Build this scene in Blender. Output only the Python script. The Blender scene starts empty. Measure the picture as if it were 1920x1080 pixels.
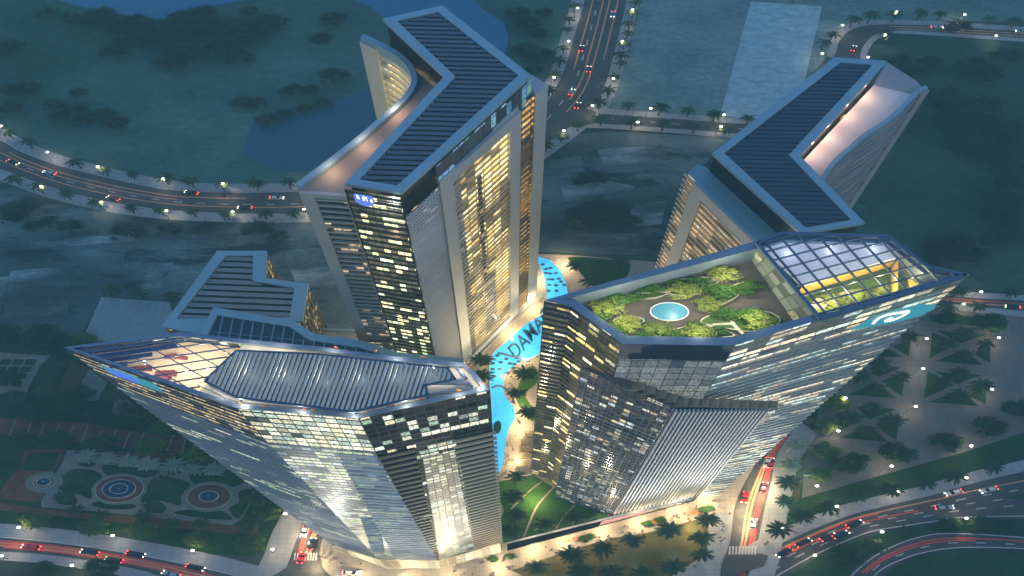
SKY, EXPO = .128, 3.0
GLOBE, LAMPW, PLZ, GRD, FL, HAZE, EM = 2.2, 190.0, 900.0, 150.0, 850.0, .00031, .28
HCOL = (.33, .88, .98, 1)
import bpy, bmesh, math, random
from mathutils import Vector, Matrix
random.seed(7)
SC = bpy.context.scene
COL = SC.collection
PI = math.pi
# ---------------------------------------------------------------- camera (photograph is stretched 1.78x horizontally: so is the place)
W, H = 1920.0, 1080.0
CAMH, FPX, PITCH, XS = 421.0, 1559.0, math.radians(62.55), 1.78
SN, CS = math.sin(PITCH), math.cos(PITCH)
cam = bpy.data.cameras.new('camera'); camo = bpy.data.objects.new('camera', cam); COL.objects.link(camo)
camo.location = (0, 0, CAMH); camo.rotation_euler = (PI/2-PITCH, 0, 0)
cam.sensor_width = 36; cam.lens = 36*FPX/W; cam.clip_start = 1; cam.clip_end = 9000
SC.camera = camo
VX = 2.0
def U(px, py, z=0.0):
    a, b = (px-960.0)/FPX, (540.0-py)/FPX
    dy, dz = CS+b*SN, -SN+b*CS
    t = (z-CAMH)/dz
    return Vector((a*t, dy*t, z))
def UL(pts, z=0.0): return [U(p[0], p[1], z) for p in pts]
def zz(pts, s, ox, oy): return [(ox+p[0]/s, oy+p[1]/s) for p in pts]
def drop(v, z): return Vector((v.x, v.y, z))
def spline(pts, n=8, closed=False):
    out = []; m = len(pts)
    if m < 3: return [tuple(p) for p in pts]
    rng = range(m if closed else m-1)
    for i in rng:
        if closed: p0, p1, p2, p3 = pts[i-1], pts[i], pts[(i+1) % m], pts[(i+2) % m]
        else: p0, p1, p2, p3 = pts[max(i-1, 0)], pts[i], pts[i+1], pts[min(i+2, m-1)]
        for k in range(n):
            t = k/n
            out.append(tuple(.5*((2*p1[j])+(-p0[j]+p2[j])*t+(2*p0[j]-5*p1[j]+4*p2[j]-p3[j])*t*t+(-p0[j]+3*p1[j]-3*p2[j]+p3[j])*t**3) for j in range(len(p1))))
    if not closed: out.append(tuple(pts[-1]))
    return out
def resample(pts, n):
    d = [0.0]
    for a, b in zip(pts, pts[1:]): d.append(d[-1]+(Vector(b)-Vector(a)).length)
    out = []; j = 0
    for i in range(n):
        s = d[-1]*i/(n-1)
        while j < len(d)-2 and d[j+1] < s: j += 1
        t = (s-d[j])/max(d[j+1]-d[j], 1e-9)
        out.append(Vector(pts[j]).lerp(Vector(pts[j+1]), min(max(t, 0), 1)))
    return out
def area2(p): return sum(a.x*b.y-b.x*a.y for a, b in zip(p, p[1:]+p[:1]))
def ccw(p): return p if area2(p) > 0 else p[::-1]
def inset(poly, d):
    p = ccw(poly); n = len(p); out = []
    for i in range(n):
        a, b, c = p[i-1], p[i], p[(i+1) % n]
        e1 = Vector((b.x-a.x, b.y-a.y)).normalized(); e2 = Vector((c.x-b.x, c.y-b.y)).normalized()
        n1, n2 = Vector((-e1.y, e1.x)), Vector((-e2.y, e2.x))
        m = n1+n2; m = m/max(m.dot(n1), .25) if m.length > 1e-6 else n1
        out.append(Vector((b.x+m.x*d, b.y+m.y*d, b.z)))
    return out
def scan(poly, ang, off):
    "intervals where the line at distance off (direction ang) crosses poly"
    c, s = math.cos(ang), math.sin(ang); r = []
    q = [(p.x*c+p.y*s, -p.x*s+p.y*c) for p in poly]
    for a, b in zip(q, q[1:]+q[:1]):
        if (a[1] <= off) != (b[1] <= off): r.append(a[0]+(b[0]-a[0])*(off-a[1])/(b[1]-a[1]))
    r.sort()
    return [(r[i], r[i+1]) for i in range(0, len(r)-1, 2)]
# ---------------------------------------------------------------- objects
WL = {}
class MB:
    def __init__(s): s.v = []; s.f = []; s.m = []; s.uv = []
    def face(s, pts, mi=0, uv=None):
        k = len(s.v); s.v += [tuple(p) for p in pts]; s.f.append(tuple(range(k, k+len(pts)))); s.m.append(mi)
        s.uv += list(uv) if uv else [(p[0], p[1]) for p in pts]
    def prism(s, poly, z0, z1, mi=0, mtop=None, bottom=False, top=True, base=None):
        p = ccw(list(poly)); n = len(p); b = base or p
        for i in range(n):
            a, c = p[i], p[(i+1) % n]; a0, c0 = b[i], b[(i+1) % n]
            L = (Vector((c.x, c.y))-Vector((a.x, a.y))).length
            s.face([(a0.x, a0.y, z0), (c0.x, c0.y, z0), (c.x, c.y, z1), (a.x, a.y, z1)], mi, [(0, z0), (L, z0), (L, z1), (0, z1)])
        if top: s.face([(q.x, q.y, z1) for q in p], mi if mtop is None else mtop)
        if bottom: s.face([(q.x, q.y, z0) for q in b[::-1]], mi)
    def ring(s, outer, inner, z0, z1, mi=0):
        o, i = outer, inner; n = len(o)
        for k in range(n):
            a, b, c, d = o[k], o[(k+1) % n], i[(k+1) % n], i[k]
            s.face([(a.x, a.y, z1), (b.x, b.y, z1), (c.x, c.y, z1), (d.x, d.y, z1)], mi)
            s.face([(b.x, b.y, z0), (a.x, a.y, z0), (d.x, d.y, z0), (c.x, c.y, z0)], mi)
            s.face([(a.x, a.y, z0), (b.x, b.y, z0), (b.x, b.y, z1), (a.x, a.y, z1)], mi)
            s.face([(c.x, c.y, z0), (d.x, d.y, z0), (d.x, d.y, z1), (c.x, c.y, z1)], mi)
    def box(s, c, sx, sy, sz, mi=0, ang=0.0):
        ca, sa = math.cos(ang), math.sin(ang); P = []
        for dz in (-1, 1):
            for dx, dy in ((-1, -1), (1, -1), (1, 1), (-1, 1)):
                x, y = dx*sx/2, dy*sy/2
                P.append((c[0]+x*ca-y*sa, c[1]+x*sa+y*ca, c[2]+dz*sz/2))
        for f in ((3, 2, 1, 0), (4, 5, 6, 7), (0, 1, 5, 4), (1, 2, 6, 5), (2, 3, 7, 6), (3, 0, 4, 7)):
            s.face([P[i] for i in f], mi)
    def bar(s, a, b, w, h, mi=0, up=None):
        a, b = Vector(a), Vector(b); d = (b-a)
        if d.length < 1e-6: return
        d.normalize(); u = Vector(up) if up else Vector((0, 0, 1))
        sd = d.cross(u)
        if sd.length < 1e-4: sd = d.cross(Vector((1, 0, 0)))
        sd.normalize(); u = sd.cross(d).normalized(); P = []
        for e in (a, b):
            for x, y in ((-1, -1), (1, -1), (1, 1), (-1, 1)): P.append(e+sd*(x*w/2)+u*(y*h/2))
        for f in ((3, 2, 1, 0), (4, 5, 6, 7), (0, 1, 5, 4), (1, 2, 6, 5), (2, 3, 7, 6), (3, 0, 4, 7)):
            s.face([P[i] for i in f], mi)
    def tube(s, pts, rads, n=6, mi=0, sx=1.0):
        rings = []
        for i, p in enumerate(pts):
            p = Vector(p); d = (Vector(pts[min(i+1, len(pts)-1)])-Vector(pts[max(i-1, 0)])).normalized()
            u = d.cross(Vector((0, 1, 0.01))).normalized(); w = d.cross(u)
            rings.append([p+u*(rads[i]*math.cos(2*PI*k/n))+w*(rads[i]*math.sin(2*PI*k/n)) for k in range(n)])
        rings = [[Vector((q.x*sx, q.y, q.z)) for q in r] for r in rings]
        for a, b in zip(rings, rings[1:]):
            for k in range(n): s.face([a[k], a[(k+1) % n], b[(k+1) % n], b[k]], mi)
        s.face(rings[-1], mi); s.face(rings[0][::-1], mi)
    def disc(s, c, rx, ry, z0, z1, n=40, mi=0, mtop=None):
        s.prism([Vector((c[0]+rx*math.cos(2*PI*k/n), c[1]+ry*math.sin(2*PI*k/n), 0)) for k in range(n)], z0, z1, mi, mtop)
    def annulus(s, c, r0, r1, z0, z1, n=48, mi=0):
        f = lambda r: [Vector((c[0]+r*XS*math.cos(2*PI*k/n), c[1]+r*math.sin(2*PI*k/n), 0)) for k in range(n)]
        s.ring(f(r1), f(r0), z0, z1, mi)
    def mesh(s, name, mats, o=Vector((0, 0, 0)), smooth=False, weld=False):
        me = bpy.data.meshes.new(name)
        me.from_pydata([(v[0]-o.x, v[1]-o.y, v[2]-o.z) for v in s.v], [], s.f)
        ms = mats if isinstance(mats, (list, tuple)) else [mats]
        for m in ms: me.materials.append(m)
        me.polygons.foreach_set('material_index', s.m)
        l = me.uv_layers.new(name='UVMap'); l.data.foreach_set('uv', [c for u in s.uv for c in u])
        if weld:
            bm = bmesh.new(); bm.from_mesh(me); bmesh.ops.remove_doubles(bm, verts=bm.verts, dist=1e-4); bm.to_mesh(me); bm.free()
        if smooth: me.polygons.foreach_set('use_smooth', [True]*len(me.polygons))
        me.update(); return me
    def build(s, name, mats, parent=None, smooth=False, weld=False, at=None):
        o = (WL[parent.name] if parent else (Vector(at) if at is not None else Vector((0, 0, 0))))
        ob = bpy.data.objects.new(name, s.mesh(name, mats, o, smooth, weld)); COL.objects.link(ob)
        if parent: ob.parent = parent
        elif at is not None: ob.location = at
        WL[ob.name] = o.copy(); return ob
def tag(o, label=None, cat=None, group=None, kind=None):
    if label: o['label'] = label
    if cat: o['category'] = cat
    if group: o['group'] = group
    if kind: o['kind'] = kind
    return o
def thing(name, label, cat, loc, group=None):
    o = bpy.data.objects.new(name, None); COL.objects.link(o); o.empty_display_size = 2
    o.location = loc; WL[o.name] = Vector(loc); return tag(o, label, cat, group)
def struct(name, mb, m, kind='structure', **k): return tag(mb.build(name, m, **k), kind=kind)
ORD = ['', 'first', 'second', 'third', 'fourth', 'fifth', 'sixth', 'seventh', 'eighth', 'ninth', 'tenth', 'eleventh', 'twelfth', 'thirteenth', 'fourteenth',
       'fifteenth', 'sixteenth', 'seventeenth', 'eighteenth', 'nineteenth', 'twentieth', 'twenty-first', 'twenty-second', 'twenty-third', 'twenty-fourth', 'twenty-fifth',
       'twenty-sixth', 'twenty-seventh', 'twenty-eighth', 'twenty-ninth', 'thirtieth']
# ---------------------------------------------------------------- materials
class NT:
    def __init__(s, name):
        s.mat = bpy.data.materials.new(name); s.mat.use_nodes = True; s.t = s.mat.node_tree; s.t.nodes.clear()
        s.out = s.t.nodes.new('ShaderNodeOutputMaterial')
    def n(s, typ, ins=None, **props):
        x = s.t.nodes.new('ShaderNode'+typ)
        for k, v in props.items(): setattr(x, k, v)
        for k, v in (ins or {}).items(): s.put(x.inputs[k], v)
        return x
    def put(s, sock, v):
        if isinstance(v, bpy.types.NodeSocket): s.t.links.new(v, sock)
        else:
            if sock.type == 'RGBA' and len(v) == 3: v = (*v, 1)
            sock.default_value = v
    def m(s, op, a, b=0.0, c=0.0):
        x = s.t.nodes.new('ShaderNodeMath'); x.operation = op
        for i, v in enumerate((a, b, c)): s.put(x.inputs[i], v)
        return x.outputs[0]
    def mix(s, f, a, b):
        x = s.t.nodes.new('ShaderNodeMix'); x.data_type = 'RGBA'
        s.put(x.inputs[0], f); s.put(x.inputs[6], a); s.put(x.inputs[7], b); return x.outputs[2]
    def ramp(s, f, stops):
        x = s.t.nodes.new('ShaderNodeValToRGB'); e = x.color_ramp.elements
        while len(e) < len(stops): e.new(.5)
        for i, (p, c) in enumerate(stops): e[i].position = p; e[i].color = (*c, 1)
        s.put(x.inputs[0], f); return x.outputs[0]
    def noise(s, scale, detail=4, vec=None, rough=.55):
        x = s.n('TexNoise', {'Scale': scale, 'Detail': detail, 'Roughness': rough})
        if vec is None: vec = s.n('TexCoord').outputs['Object']
        s.put(x.inputs['Vector'], vec); return x.outputs[0]
    def bsdf(s, **k):
        b = s.n('BsdfPrincipled')
        for a, v in k.items(): s.put(b.inputs[a.replace('_', ' ')], v)
        s.t.links.new(b.outputs[0], s.out.inputs[0]); return b
    def world(s, sc=(1, 1, 1)):
        g = s.n('NewGeometry'); mp = s.n('Mapping', {'Scale': sc}); s.put(mp.inputs['Vector'], g.outputs['Position']); return mp.outputs[0]
def paint(name, c, rough=.5, metal=0.0, var=.25, scale=.15, emit=None, es=0.0, coat=0.0, samp=False):
    t = NT(name); f = t.noise(scale, 5, t.world((1/XS, 1, 1)))
    f2 = t.m('MULTIPLY_ADD', f, 2*var, 1-var)
    col = t.n('Mix', {0: 1.0}, data_type='RGBA', blend_type='MULTIPLY'); t.put(col.inputs[6], c); t.put(col.inputs[7], f2)
    b = t.bsdf(Base_Color=col.outputs[2], Roughness=rough, Metallic=metal)
    if coat: b.inputs['Coat Weight'].default_value = coat
    if emit: t.put(b.inputs['Emission Color'], emit); b.inputs['Emission Strength'].default_value = es
    if emit and not samp: t.mat.cycles.emission_sampling = 'NONE'
    return t.mat
def ground_mat(name, c0, c1, scale, c2=None, s2=.01, rough=.9, stretch=(1, 1, 1)):
    t = NT(name); w = t.world((stretch[0]/XS, stretch[1], 1))
    f = t.noise(scale, 8, w, .65)
    col = t.ramp(f, [(.40, c0), (.60, c1)])
    if c2:
        g = t.noise(s2, 5, w, .6); col = t.mix(t.n('MapRange', {0: g, 1: .45, 2: .62}).outputs[0], col, c2)
    fine = t.noise(scale*13, 6, w, .7); mu = t.n('Mix', {0: 1.0}, data_type='RGBA', blend_type='MULTIPLY'); t.put(mu.inputs[6], col); t.put(mu.inputs[7], t.n('MapRange', {0: fine, 1: .3, 2: .7, 3: .68, 4: 1.28}).outputs[0])
    t.bsdf(Base_Color=mu.outputs[2], Roughness=rough, Specular_IOR_Level=.2)
    return t.mat
def tile_mat(name, c0, c1, joint, sx, sy, rough=.75, jw=.08):
    "paving flags with joints, in real metres"
    t = NT(name); w = t.world((1/XS, 1, 1)); sp = t.n('SeparateXYZ', {0: w})
    fx = t.m('FRACT', t.m('DIVIDE', sp.outputs[0], sx)); fy = t.m('FRACT', t.m('DIVIDE', sp.outputs[1], sy))
    cx = t.m('FLOOR', t.m('DIVIDE', sp.outputs[0], sx)); cy = t.m('FLOOR', t.m('DIVIDE', sp.outputs[1], sy))
    wn = t.n('TexWhiteNoise', {0: t.n('CombineXYZ', {0: cx, 1: cy}).outputs[0]}, noise_dimensions='2D')
    big = t.noise(.05, 5, w)
    col = t.mix(t.m('MULTIPLY_ADD', wn.outputs[0], .5, t.m('MULTIPLY', big, .5)), c0, c1)
    j = t.m('MAXIMUM', t.m('LESS_THAN', fx, jw), t.m('LESS_THAN', fy, jw))
    t.bsdf(Base_Color=t.mix(j, col, joint), Roughness=rough); return t.mat
def facade(name, cw, ch, lit, cols, es, glass, line, lu=.12, lv=.3, rough=.12, metal=.0, lmetal=.15, lrough=.55, su=.12, sv=.5, seed=0.0, hi=.75, bias=0.0, gvar=.5, dim=.05):
    "curtain wall: floors (ch), bays (cw), some rooms lit"
    t = NT(name); sp = t.n('SeparateXYZ', {0: t.n('TexCoord').outputs['UV']})
    u = t.m('DIVIDE', sp.outputs[0], cw); v = t.m('DIVIDE', sp.outputs[1], ch)
    cu, cv, fu, fv = t.m('FLOOR', u), t.m('FLOOR', v), t.m('FRACT', u), t.m('FRACT', v)
    wn = t.n('TexWhiteNoise', {0: t.n('CombineXYZ', {0: t.m('ADD', cu, seed*17.3), 1: cv}).outputs[0]}, noise_dimensions='2D')
    sc = t.n('SeparateColor', {0: wn.outputs[1]})
    cl = t.noise(1.0, 2, t.n('CombineXYZ', {0: t.m('MULTIPLY', cu, su), 1: t.m('MULTIPLY', cv, sv), 2: seed}).outputs[0])
    cl = t.n('MapRange', {0: cl, 1: .38, 2: .66, 3: 0.0, 4: 1.0}).outputs[0]
    on = t.m('LESS_THAN', sc.outputs[0], t.m('MULTIPLY_ADD', cl, lit, bias))
    mu = t.m('LESS_THAN', fu, lu); mv = t.m('LESS_THAN', fv, lv); mask = t.m('MAXIMUM', mu, mv)
    # rooms: ceiling brighter, furniture blotches
    fur = t.noise(3.0, 3, t.n('CombineXYZ', {0: t.m('MULTIPLY', u, 1.3), 1: t.m('MULTIPLY', v, 2.2), 2: seed}).outputs[0])
    bright = t.m('MULTIPLY', t.m('MULTIPLY_ADD', sc.outputs[1], .45, t.m('MULTIPLY_ADD', cl, .5, .18)), t.n('MapRange', {0: fur, 1: .38, 2: .64, 3: .22, 4: 1.5}).outputs[0])
    win = t.m('MULTIPLY', t.m('MULTIPLY_ADD', on, 1.0-dim, dim), t.m('SUBTRACT', 1.0, mask))  # dim gives unlit panes an added faint glow that softens contrast
    col = t.mix(t.m('GREATER_THAN', sc.outputs[2], hi), cols[0], cols[1])
    if len(cols) > 2: col = t.mix(t.m('LESS_THAN', sc.outputs[2], .25), col, cols[2])
    gl = t.n('Mix', {0: 1.0}, data_type='RGBA', blend_type='MULTIPLY'); t.put(gl.inputs[6], glass)
    t.put(gl.inputs[7], t.m('MULTIPLY_ADD', sc.outputs[1], gvar, 1-gvar/2))
    base = t.mix(mask, gl.outputs[2], line)
    b = t.bsdf(Base_Color=base, Roughness=t.m('MULTIPLY_ADD', mask, lrough-rough, rough), Metallic=t.m('MULTIPLY_ADD', mask, lmetal-metal, metal))
    b.inputs['Specular IOR Level'].default_value = .3
    t.put(b.inputs['Emission Color'], col); t.put(b.inputs['Emission Strength'], t.m('MULTIPLY', t.m('MULTIPLY', win, bright), es*EM))
    t.mat.cycles.emission_sampling = 'NONE'
    return t.mat
# ---------------------------------------------------------------- facade patches
class Quad:
    "bilinear wall patch: bl br tr tl, u along the wall, v up"
    def __init__(s, bl, br, tr, tl): s.p = [Vector(q) for q in (bl, br, tr, tl)]; s.w = ((s.p[1]-s.p[0]).length+(s.p[2]-s.p[3]).length)/2; s.h = ((s.p[3]-s.p[0]).length+(s.p[2]-s.p[1]).length)/2
    def at(s, u, v, off=0.0):
        a = s.p[0].lerp(s.p[1], u); b = s.p[3].lerp(s.p[2], u); p = a.lerp(b, v)
        return p+s.nrm(u, v)*off if off else p
    def nrm(s, u=.5, v=.5):
        d1 = (s.p[1]-s.p[0]).lerp(s.p[2]-s.p[3], v); d2 = (s.p[3]-s.p[0]).lerp(s.p[2]-s.p[1], u)
        return d1.cross(d2).normalized()
    def sub(s, u0b, u1b, u1t, u0t, v0=0.0, v1=1.0, off=0.0):
        return Quad(s.at(u0b, v0, off), s.at(u1b, v0, off), s.at(u1t, v1, off), s.at(u0t, v1, off))
    def wall(s, mb, nu=6, nv=12, mi=0, u0=0, v0=0):
        for i in range(nu):
            for j in range(nv):
                a, b, c, d = i/nu, (i+1)/nu, j/nv, (j+1)/nv
                mb.face([s.at(a, c), s.at(b, c), s.at(b, d), s.at(a, d)], mi,
                        [(u0+a*s.w, v0+c*s.h), (u0+b*s.w, v0+c*s.h), (u0+b*s.w, v0+d*s.h), (u0+a*s.w, v0+d*s.h)])
    def louvers(s, mb, n, depth=.8, thick=.9, mi=0, over=0.0, base=0.0, v0=0.0, v1=1.0, tilt=0.0):
        for k in range(n):
            v = v0+(v1-v0)*(k+.5)/n; dv = thick/s.h/2
            du = over/s.w
            a, b = s.at(-du, v-dv, base), s.at(1+du, v-dv, base); c, d = s.at(1+du, v+dv, base), s.at(-du, v+dv, base)
            q = s.nrm(.5, v)*depth; dz = Vector((0, 0, tilt))
            A, B, C, D = a+q-dz, b+q-dz, c+q-dz, d+q-dz
            for f in ((A, B, C, D), (D, C, c, d), (a, b, B, A), (a, A, D, d), (B, b, c, C)): mb.face(f, mi)
    def frame(s, mb, wl, wr, wt, wb, depth, mi=0):
        "raised surround, in metres"
        ul, ur, vt, vb = wl/s.w, 1-wr/s.w, 1-wt/s.h, wb/s.h
        O = [(0, 0), (1, 0), (1, 1), (0, 1)]; I = [(ul, vb), (ur, vb), (ur, vt), (ul, vt)]
        for k in range(4):
            o0, o1, i1, i0 = O[k], O[(k+1) % 4], I[(k+1) % 4], I[k]
            F = lambda q, d: s.at(q[0], q[1], d)
            mb.face([F(o0, depth), F(o1, depth), F(i1, depth), F(i0, depth)], mi)
            mb.face([F(o0, 0.01), F(o1, 0.01), F(o1, depth), F(o0, depth)], mi)
            mb.face([F(i1, 0.01), F(i0, 0.01), F(i0, depth), F(i1, depth)], mi)
        return s.sub(ul, ur, ur, ul, vb, vt)
    def posts(s, mb, n, w, depth, mi=0):
        for k in range(n+1):
            u = k/n
            mb.bar(s.at(u, 0, depth/2), s.at(u, 1, depth/2), w, depth, mi, up=s.nrm(u, .5))
def slats(mb, poly, ang, step, width, z0, z1, mi=0, margin=0.0):
    c, s = math.cos(ang), math.sin(ang)
    offs = [-p.x*s+p.y*c for p in poly]; o = min(offs)+step/2
    while o < max(offs):
        for a, b in scan(poly, ang, o):
            if b-a > .3:
                m = (a+b)/2; mb.box((m*c-o*s, m*s+o*c, (z0+z1)/2), b-a-2*margin, width, z1-z0, mi, ang)
        o += step
def flat(pts, z, mb=None):
    mb = mb or MB(); mb.face([(p.x, p.y, z) for p in ccw(list(pts))]); return mb
def slab(pts, z0, z1, mb=None):
    mb = mb or MB(); mb.prism(pts, z0, z1); return mb
def spot(name, loc, target, power, col, angle=60, blend=.6, rad=.6):
    l = bpy.data.lights.new(name, 'SPOT'); l.energy = power; l.color = col; l.spot_size = math.radians(angle); l.spot_blend = blend; l.shadow_soft_size = rad
    o = bpy.data.objects.new(name, l); COL.objects.link(o); o.location = loc
    o.rotation_euler = (Vector(target)-Vector(loc)).to_track_quat('-Z', 'Y').to_euler(); return o
def point(name, loc, power, col, rad=.4, parent=None):
    l = bpy.data.lights.get(name+str(power)) or bpy.data.lights.new(name+str(power), 'POINT'); l.energy = power; l.color = col; l.shadow_soft_size = rad
    o = bpy.data.objects.new(name, l); COL.objects.link(o)
    if parent: o.parent = parent
    o.location = loc; return o
M = {}
M['frame'] = paint('blue_grey_metal', (.29, .44, .51), .42, .25, .12, .08)
M['slat_dark'] = paint('slate_louvre', (.13, .15, .18), .45, .3, .15)
M['slat_navy'] = paint('navy_roof_slat', (.055, .07, .105), .5, .2, .15)
M['black'] = paint('black_metal', (.012, .013, .016), .4, .2)
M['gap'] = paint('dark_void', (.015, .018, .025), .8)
M['conc'] = paint('pale_cladding', (.44, .46, .46), .55, .0, .14, .05)
M['conc2'] = paint('grey_cladding', (.33, .34, .35), .6, .0, .18, .05)
M['silver'] = paint('silver_louvre', (.60, .61, .61), .6, .12, .12, .1)
M['bronze'] = paint('bronze_louvre', (.26, .21, .13), .6, .15, .18, .1)
M['champagne'] = paint('champagne_louvre', (.56, .45, .28), .6, .1, .15, .1)
M['terrace'] = paint('terrace_floor', (.34, .28, .24), .8, 0, .15, .1)
M['white'] = paint('white_paint', (.75, .75, .73), .5, 0, .08)
M['deckfloor'] = paint('limestone_floor', (.70, .66, .58), .5, 0, .15, .3)
WARM, GOLD, COOL = (1.0, .74, .36), (1.0, .62, .2), (.86, .95, 1.0)
GRN = (.80, .95, .45)
M['f_dark'] = facade('dark_glass_tower', 1.5*XS, 3.9, .7, [(1, .86, .42), (.9, .95, .62), (.55, .62, .3)], 1.9, (.012, .018, .018), (.03, .035, .03), .1, .45, su=.07, sv=1.3, seed=1, gvar=1.2)
M['f_blind'] = facade('silver_strip_glass', .9*XS, 1.9, .25, [(.9, .95, 1), (1, .95, .8)], .35, (.05, .06, .07), (.62, .64, .66), .22, .5, seed=2)
M['f_gold'] = facade('gold_lit_glass', 2.6*XS, 3.85, 1.25, [(1, .80, .36), (1, .84, .42), (.95, .62, .18)], 1.6, (.10, .09, .06), (.16, .15, .12), .1, .22, su=.10, sv=.06, seed=3, bias=.30, dim=.15)
M['f_orange'] = facade('amber_lit_glass', 3*XS, 3.85, 1.1, [(1, .52, .12), (1, .62, .2)], .62, (.05, .035, .02), (.10, .07, .04), .1, .3, su=.3, sv=.07, seed=4.2, bias=.3, dim=.2)
M['f_cler'] = facade('blue_lit_glass', 1.6*XS, 6, .95, [(.25, .55, 1), (.35, .8, .95), (.2, .5, .45)], .35, (.03, .05, .07), (.10, .14, .18), .12, .06, su=.05, seed=5)
M['f_west'] = facade('shaded_glass', 2*XS, 3.9, .45, [(1, .7, .4), (.9, .8, .6)], .5, (.015, .018, .022), (.05, .05, .05), .1, .25, seed=6)
M['f_t2'] = facade('peach_lit_glass', 4*XS, 3.7, 1.1, [(1, .66, .34), (1, .82, .58)], .6, (.06, .065, .06), (.2, .2, .18), .06, .25, su=.25, sv=.35, seed=7, bias=.25, dim=.15)
M['f_brown'] = facade('bronze_glass', 2*XS, 3.8, .7, [(1, .70, .25), (1, .82, .42)], .35, (.03, .026, .018), (.12, .10, .07), .15, .35, seed=8)
M['f_block'] = facade('bright_glass', 1.7*XS, 3.8, 1.35, [(1, .93, .62), (.93, 1, .72), (.5, .62, .5)], .8, (.07, .09, .10), (.09, .11, .12), .10, .26, su=.08, sv=.45, seed=9, gvar=.6, bias=.2, dim=.12)
M['f_goldband'] = facade('gold_band_glass', 2.2*XS, 3.8, 1.35, [(1, .70, .26), (1, .84, .45)], .7, (.05, .045, .03), (.03, .03, .035), .08, .42, su=.06, sv=.5, seed=10, bias=.2, dim=.12)
M['f_low1'] = facade('grey_lined_glass', 2.4*XS, 3.4, .5, [(.7, .85, .45), (.95, .9, .6)], .5, (.018, .02, .028), (.36, .36, .36), .05, .30, su=.05, sv=.6, seed=11)
M['f_low2'] = facade('silver_green_glass', 1.6*XS, 3.5, 1.0, [(.80, .95, .50), (.98, .95, .66), (.45, .60, .65)], .5, (.08, .11, .13), (.42, .46, .48), .08, .34, su=.08, sv=.28, seed=12, bias=.15, dim=.15, gvar=1.0, rough=.4)
M['f_se'] = facade('night_blue_glass', 1.5*XS, 3.8, .62, [(.9, .95, .75), (1, .9, .6), (.4, .55, .4)], .8, (.012, .020, .032), (.035, .05, .06), .1, .26, su=.07, sv=1.4, seed=13.7, dim=.03, gvar=1.2)
M['f_strip'] = facade('green_grid_glass', 1.5*XS, 3.3, .9, [(.92, .95, .6), (.75, .9, .85)], .45, (.05, .08, .08), (.16, .17, .14), .12, .30, su=.2, sv=.4, seed=14, gvar=1.0, rough=.4)
M['f_l'] = facade('olive_glass_amber', 2.2*XS, 3.7, .62, [(1, .85, .36), (1, .93, .62), (.9, .66, .2)], 1.25, (.055, .045, .03), (.17, .14, .09), .08, .40, lmetal=.2, su=.16, sv=.9, seed=15, gvar=1.0)
M['f_c'] = facade('pearl_glass', 2.3*XS, 5.2, 9, [(.92, .94, .86), (.86, .9, .84)], .14, (.24, .26, .26), (.05, .06, .06), .06, .07, su=.03, sv=.2, seed=16, gvar=.25)
M['f_r'] = facade('teal_lit_glass', 2.6*XS, 3.8, 1.0, [(1, .86, .55), (1, .72, .45), (.75, .92, .8)], 1.0, (.06, .085, .085), (.30, .33, .31), .07, .36, su=.09, sv=.8, seed=17, bias=.12, dim=.10, gvar=1.2)
M['f_blue'] = facade('navy_grid_glass', 1.55*XS, 3.6, .62, [(.95, .90, .68), (.8, .93, 1), (1, .80, .45)], .6, (.03, .055, .09), (.045, .06, .08), .13, .30, su=.09, sv=1.0, seed=18, gvar=.6, bias=.0, dim=.10)
def glass_mat(name, tint, fac):
    t = NT(name); fr = t.n('LayerWeight', {'Blend': .25}).outputs['Fresnel']
    a = t.n('BsdfTransparent', {0: tint}); g = t.n('BsdfGlossy', {'Color': (.8, .88, 1, 1), 'Roughness': .06})
    mx = t.n('MixShader', {0: t.m('MAXIMUM', t.m('MULTIPLY', fr, .5), fac), 1: a.outputs[0], 2: g.outputs[0]})
    t.t.links.new(mx.outputs[0], t.out.inputs[0]); return t.mat
M['glass'] = glass_mat('clear_roof_glass', (.86, .90, .95), .10)
M['glass_d'] = paint('dark_skylight_glass', (.03, .045, .07), .12, 0, .3, .05)
M['bar'] = paint('blue_grey_bar', (.12, .17, .25), .4, .4, .1)
M['rim'] = paint('steel_rim', (.22, .29, .38), .35, .5, .1)
M['cyan'] = paint('cyan_screen', (.02, .2, .25), .4, 0, .5, .12, (.08, .45, .55), .07)
M['bluescreen'] = paint('blue_screen', (.02, .06, .3), .4, 0, .6, .12, (.10, .22, .85), .11)
M['lettering'] = paint('lit_lettering', (.8, .85, .9), .4, 0, .1, .1, (.85, .93, 1), .3)
M['emblem'] = paint('lit_emblem', (.8, .75, .6), .4, 0, .1, .1, (1, .90, .66), .25)
M['planter'] = paint('dark_paver', (.10, .085, .075), .8, 0, .35, .5)
M['lawn_roof'] = paint('roof_lawn', (.05, .11, .02), .9, 0, .4, .5)
M['path_pale'] = paint('pale_path', (.50, .47, .38), .8, 0, .15, .4)
M['pond'] = paint('pond_water', (.08, .30, .45), .35, 0, .08, .2)
M['goldwall'] = paint('ochre_wall', (.60, .40, .08), .7, 0, .3, .25)
M['sheet'] = paint('translucent_ceiling', (.72, .73, .75), .4, 0, .22, .08, (.82, .86, 1), .045)
def proj(p, a, b):
    d = (b-a); d.z = 0; t = (Vector((p.x-a.x, p.y-a.y, 0))).dot(d)/d.length_squared
    return Vector((a.x+d.x*t, a.y+d.y*t, p.z))
def base_of(poly): return sum((Vector((p.x, p.y, 0)) for p in poly), Vector())/len(poly)
def vquad(a, b, z0, z1): return Quad(drop(a, z0), drop(b, z0), drop(b, z1), drop(a, z1))
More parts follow.
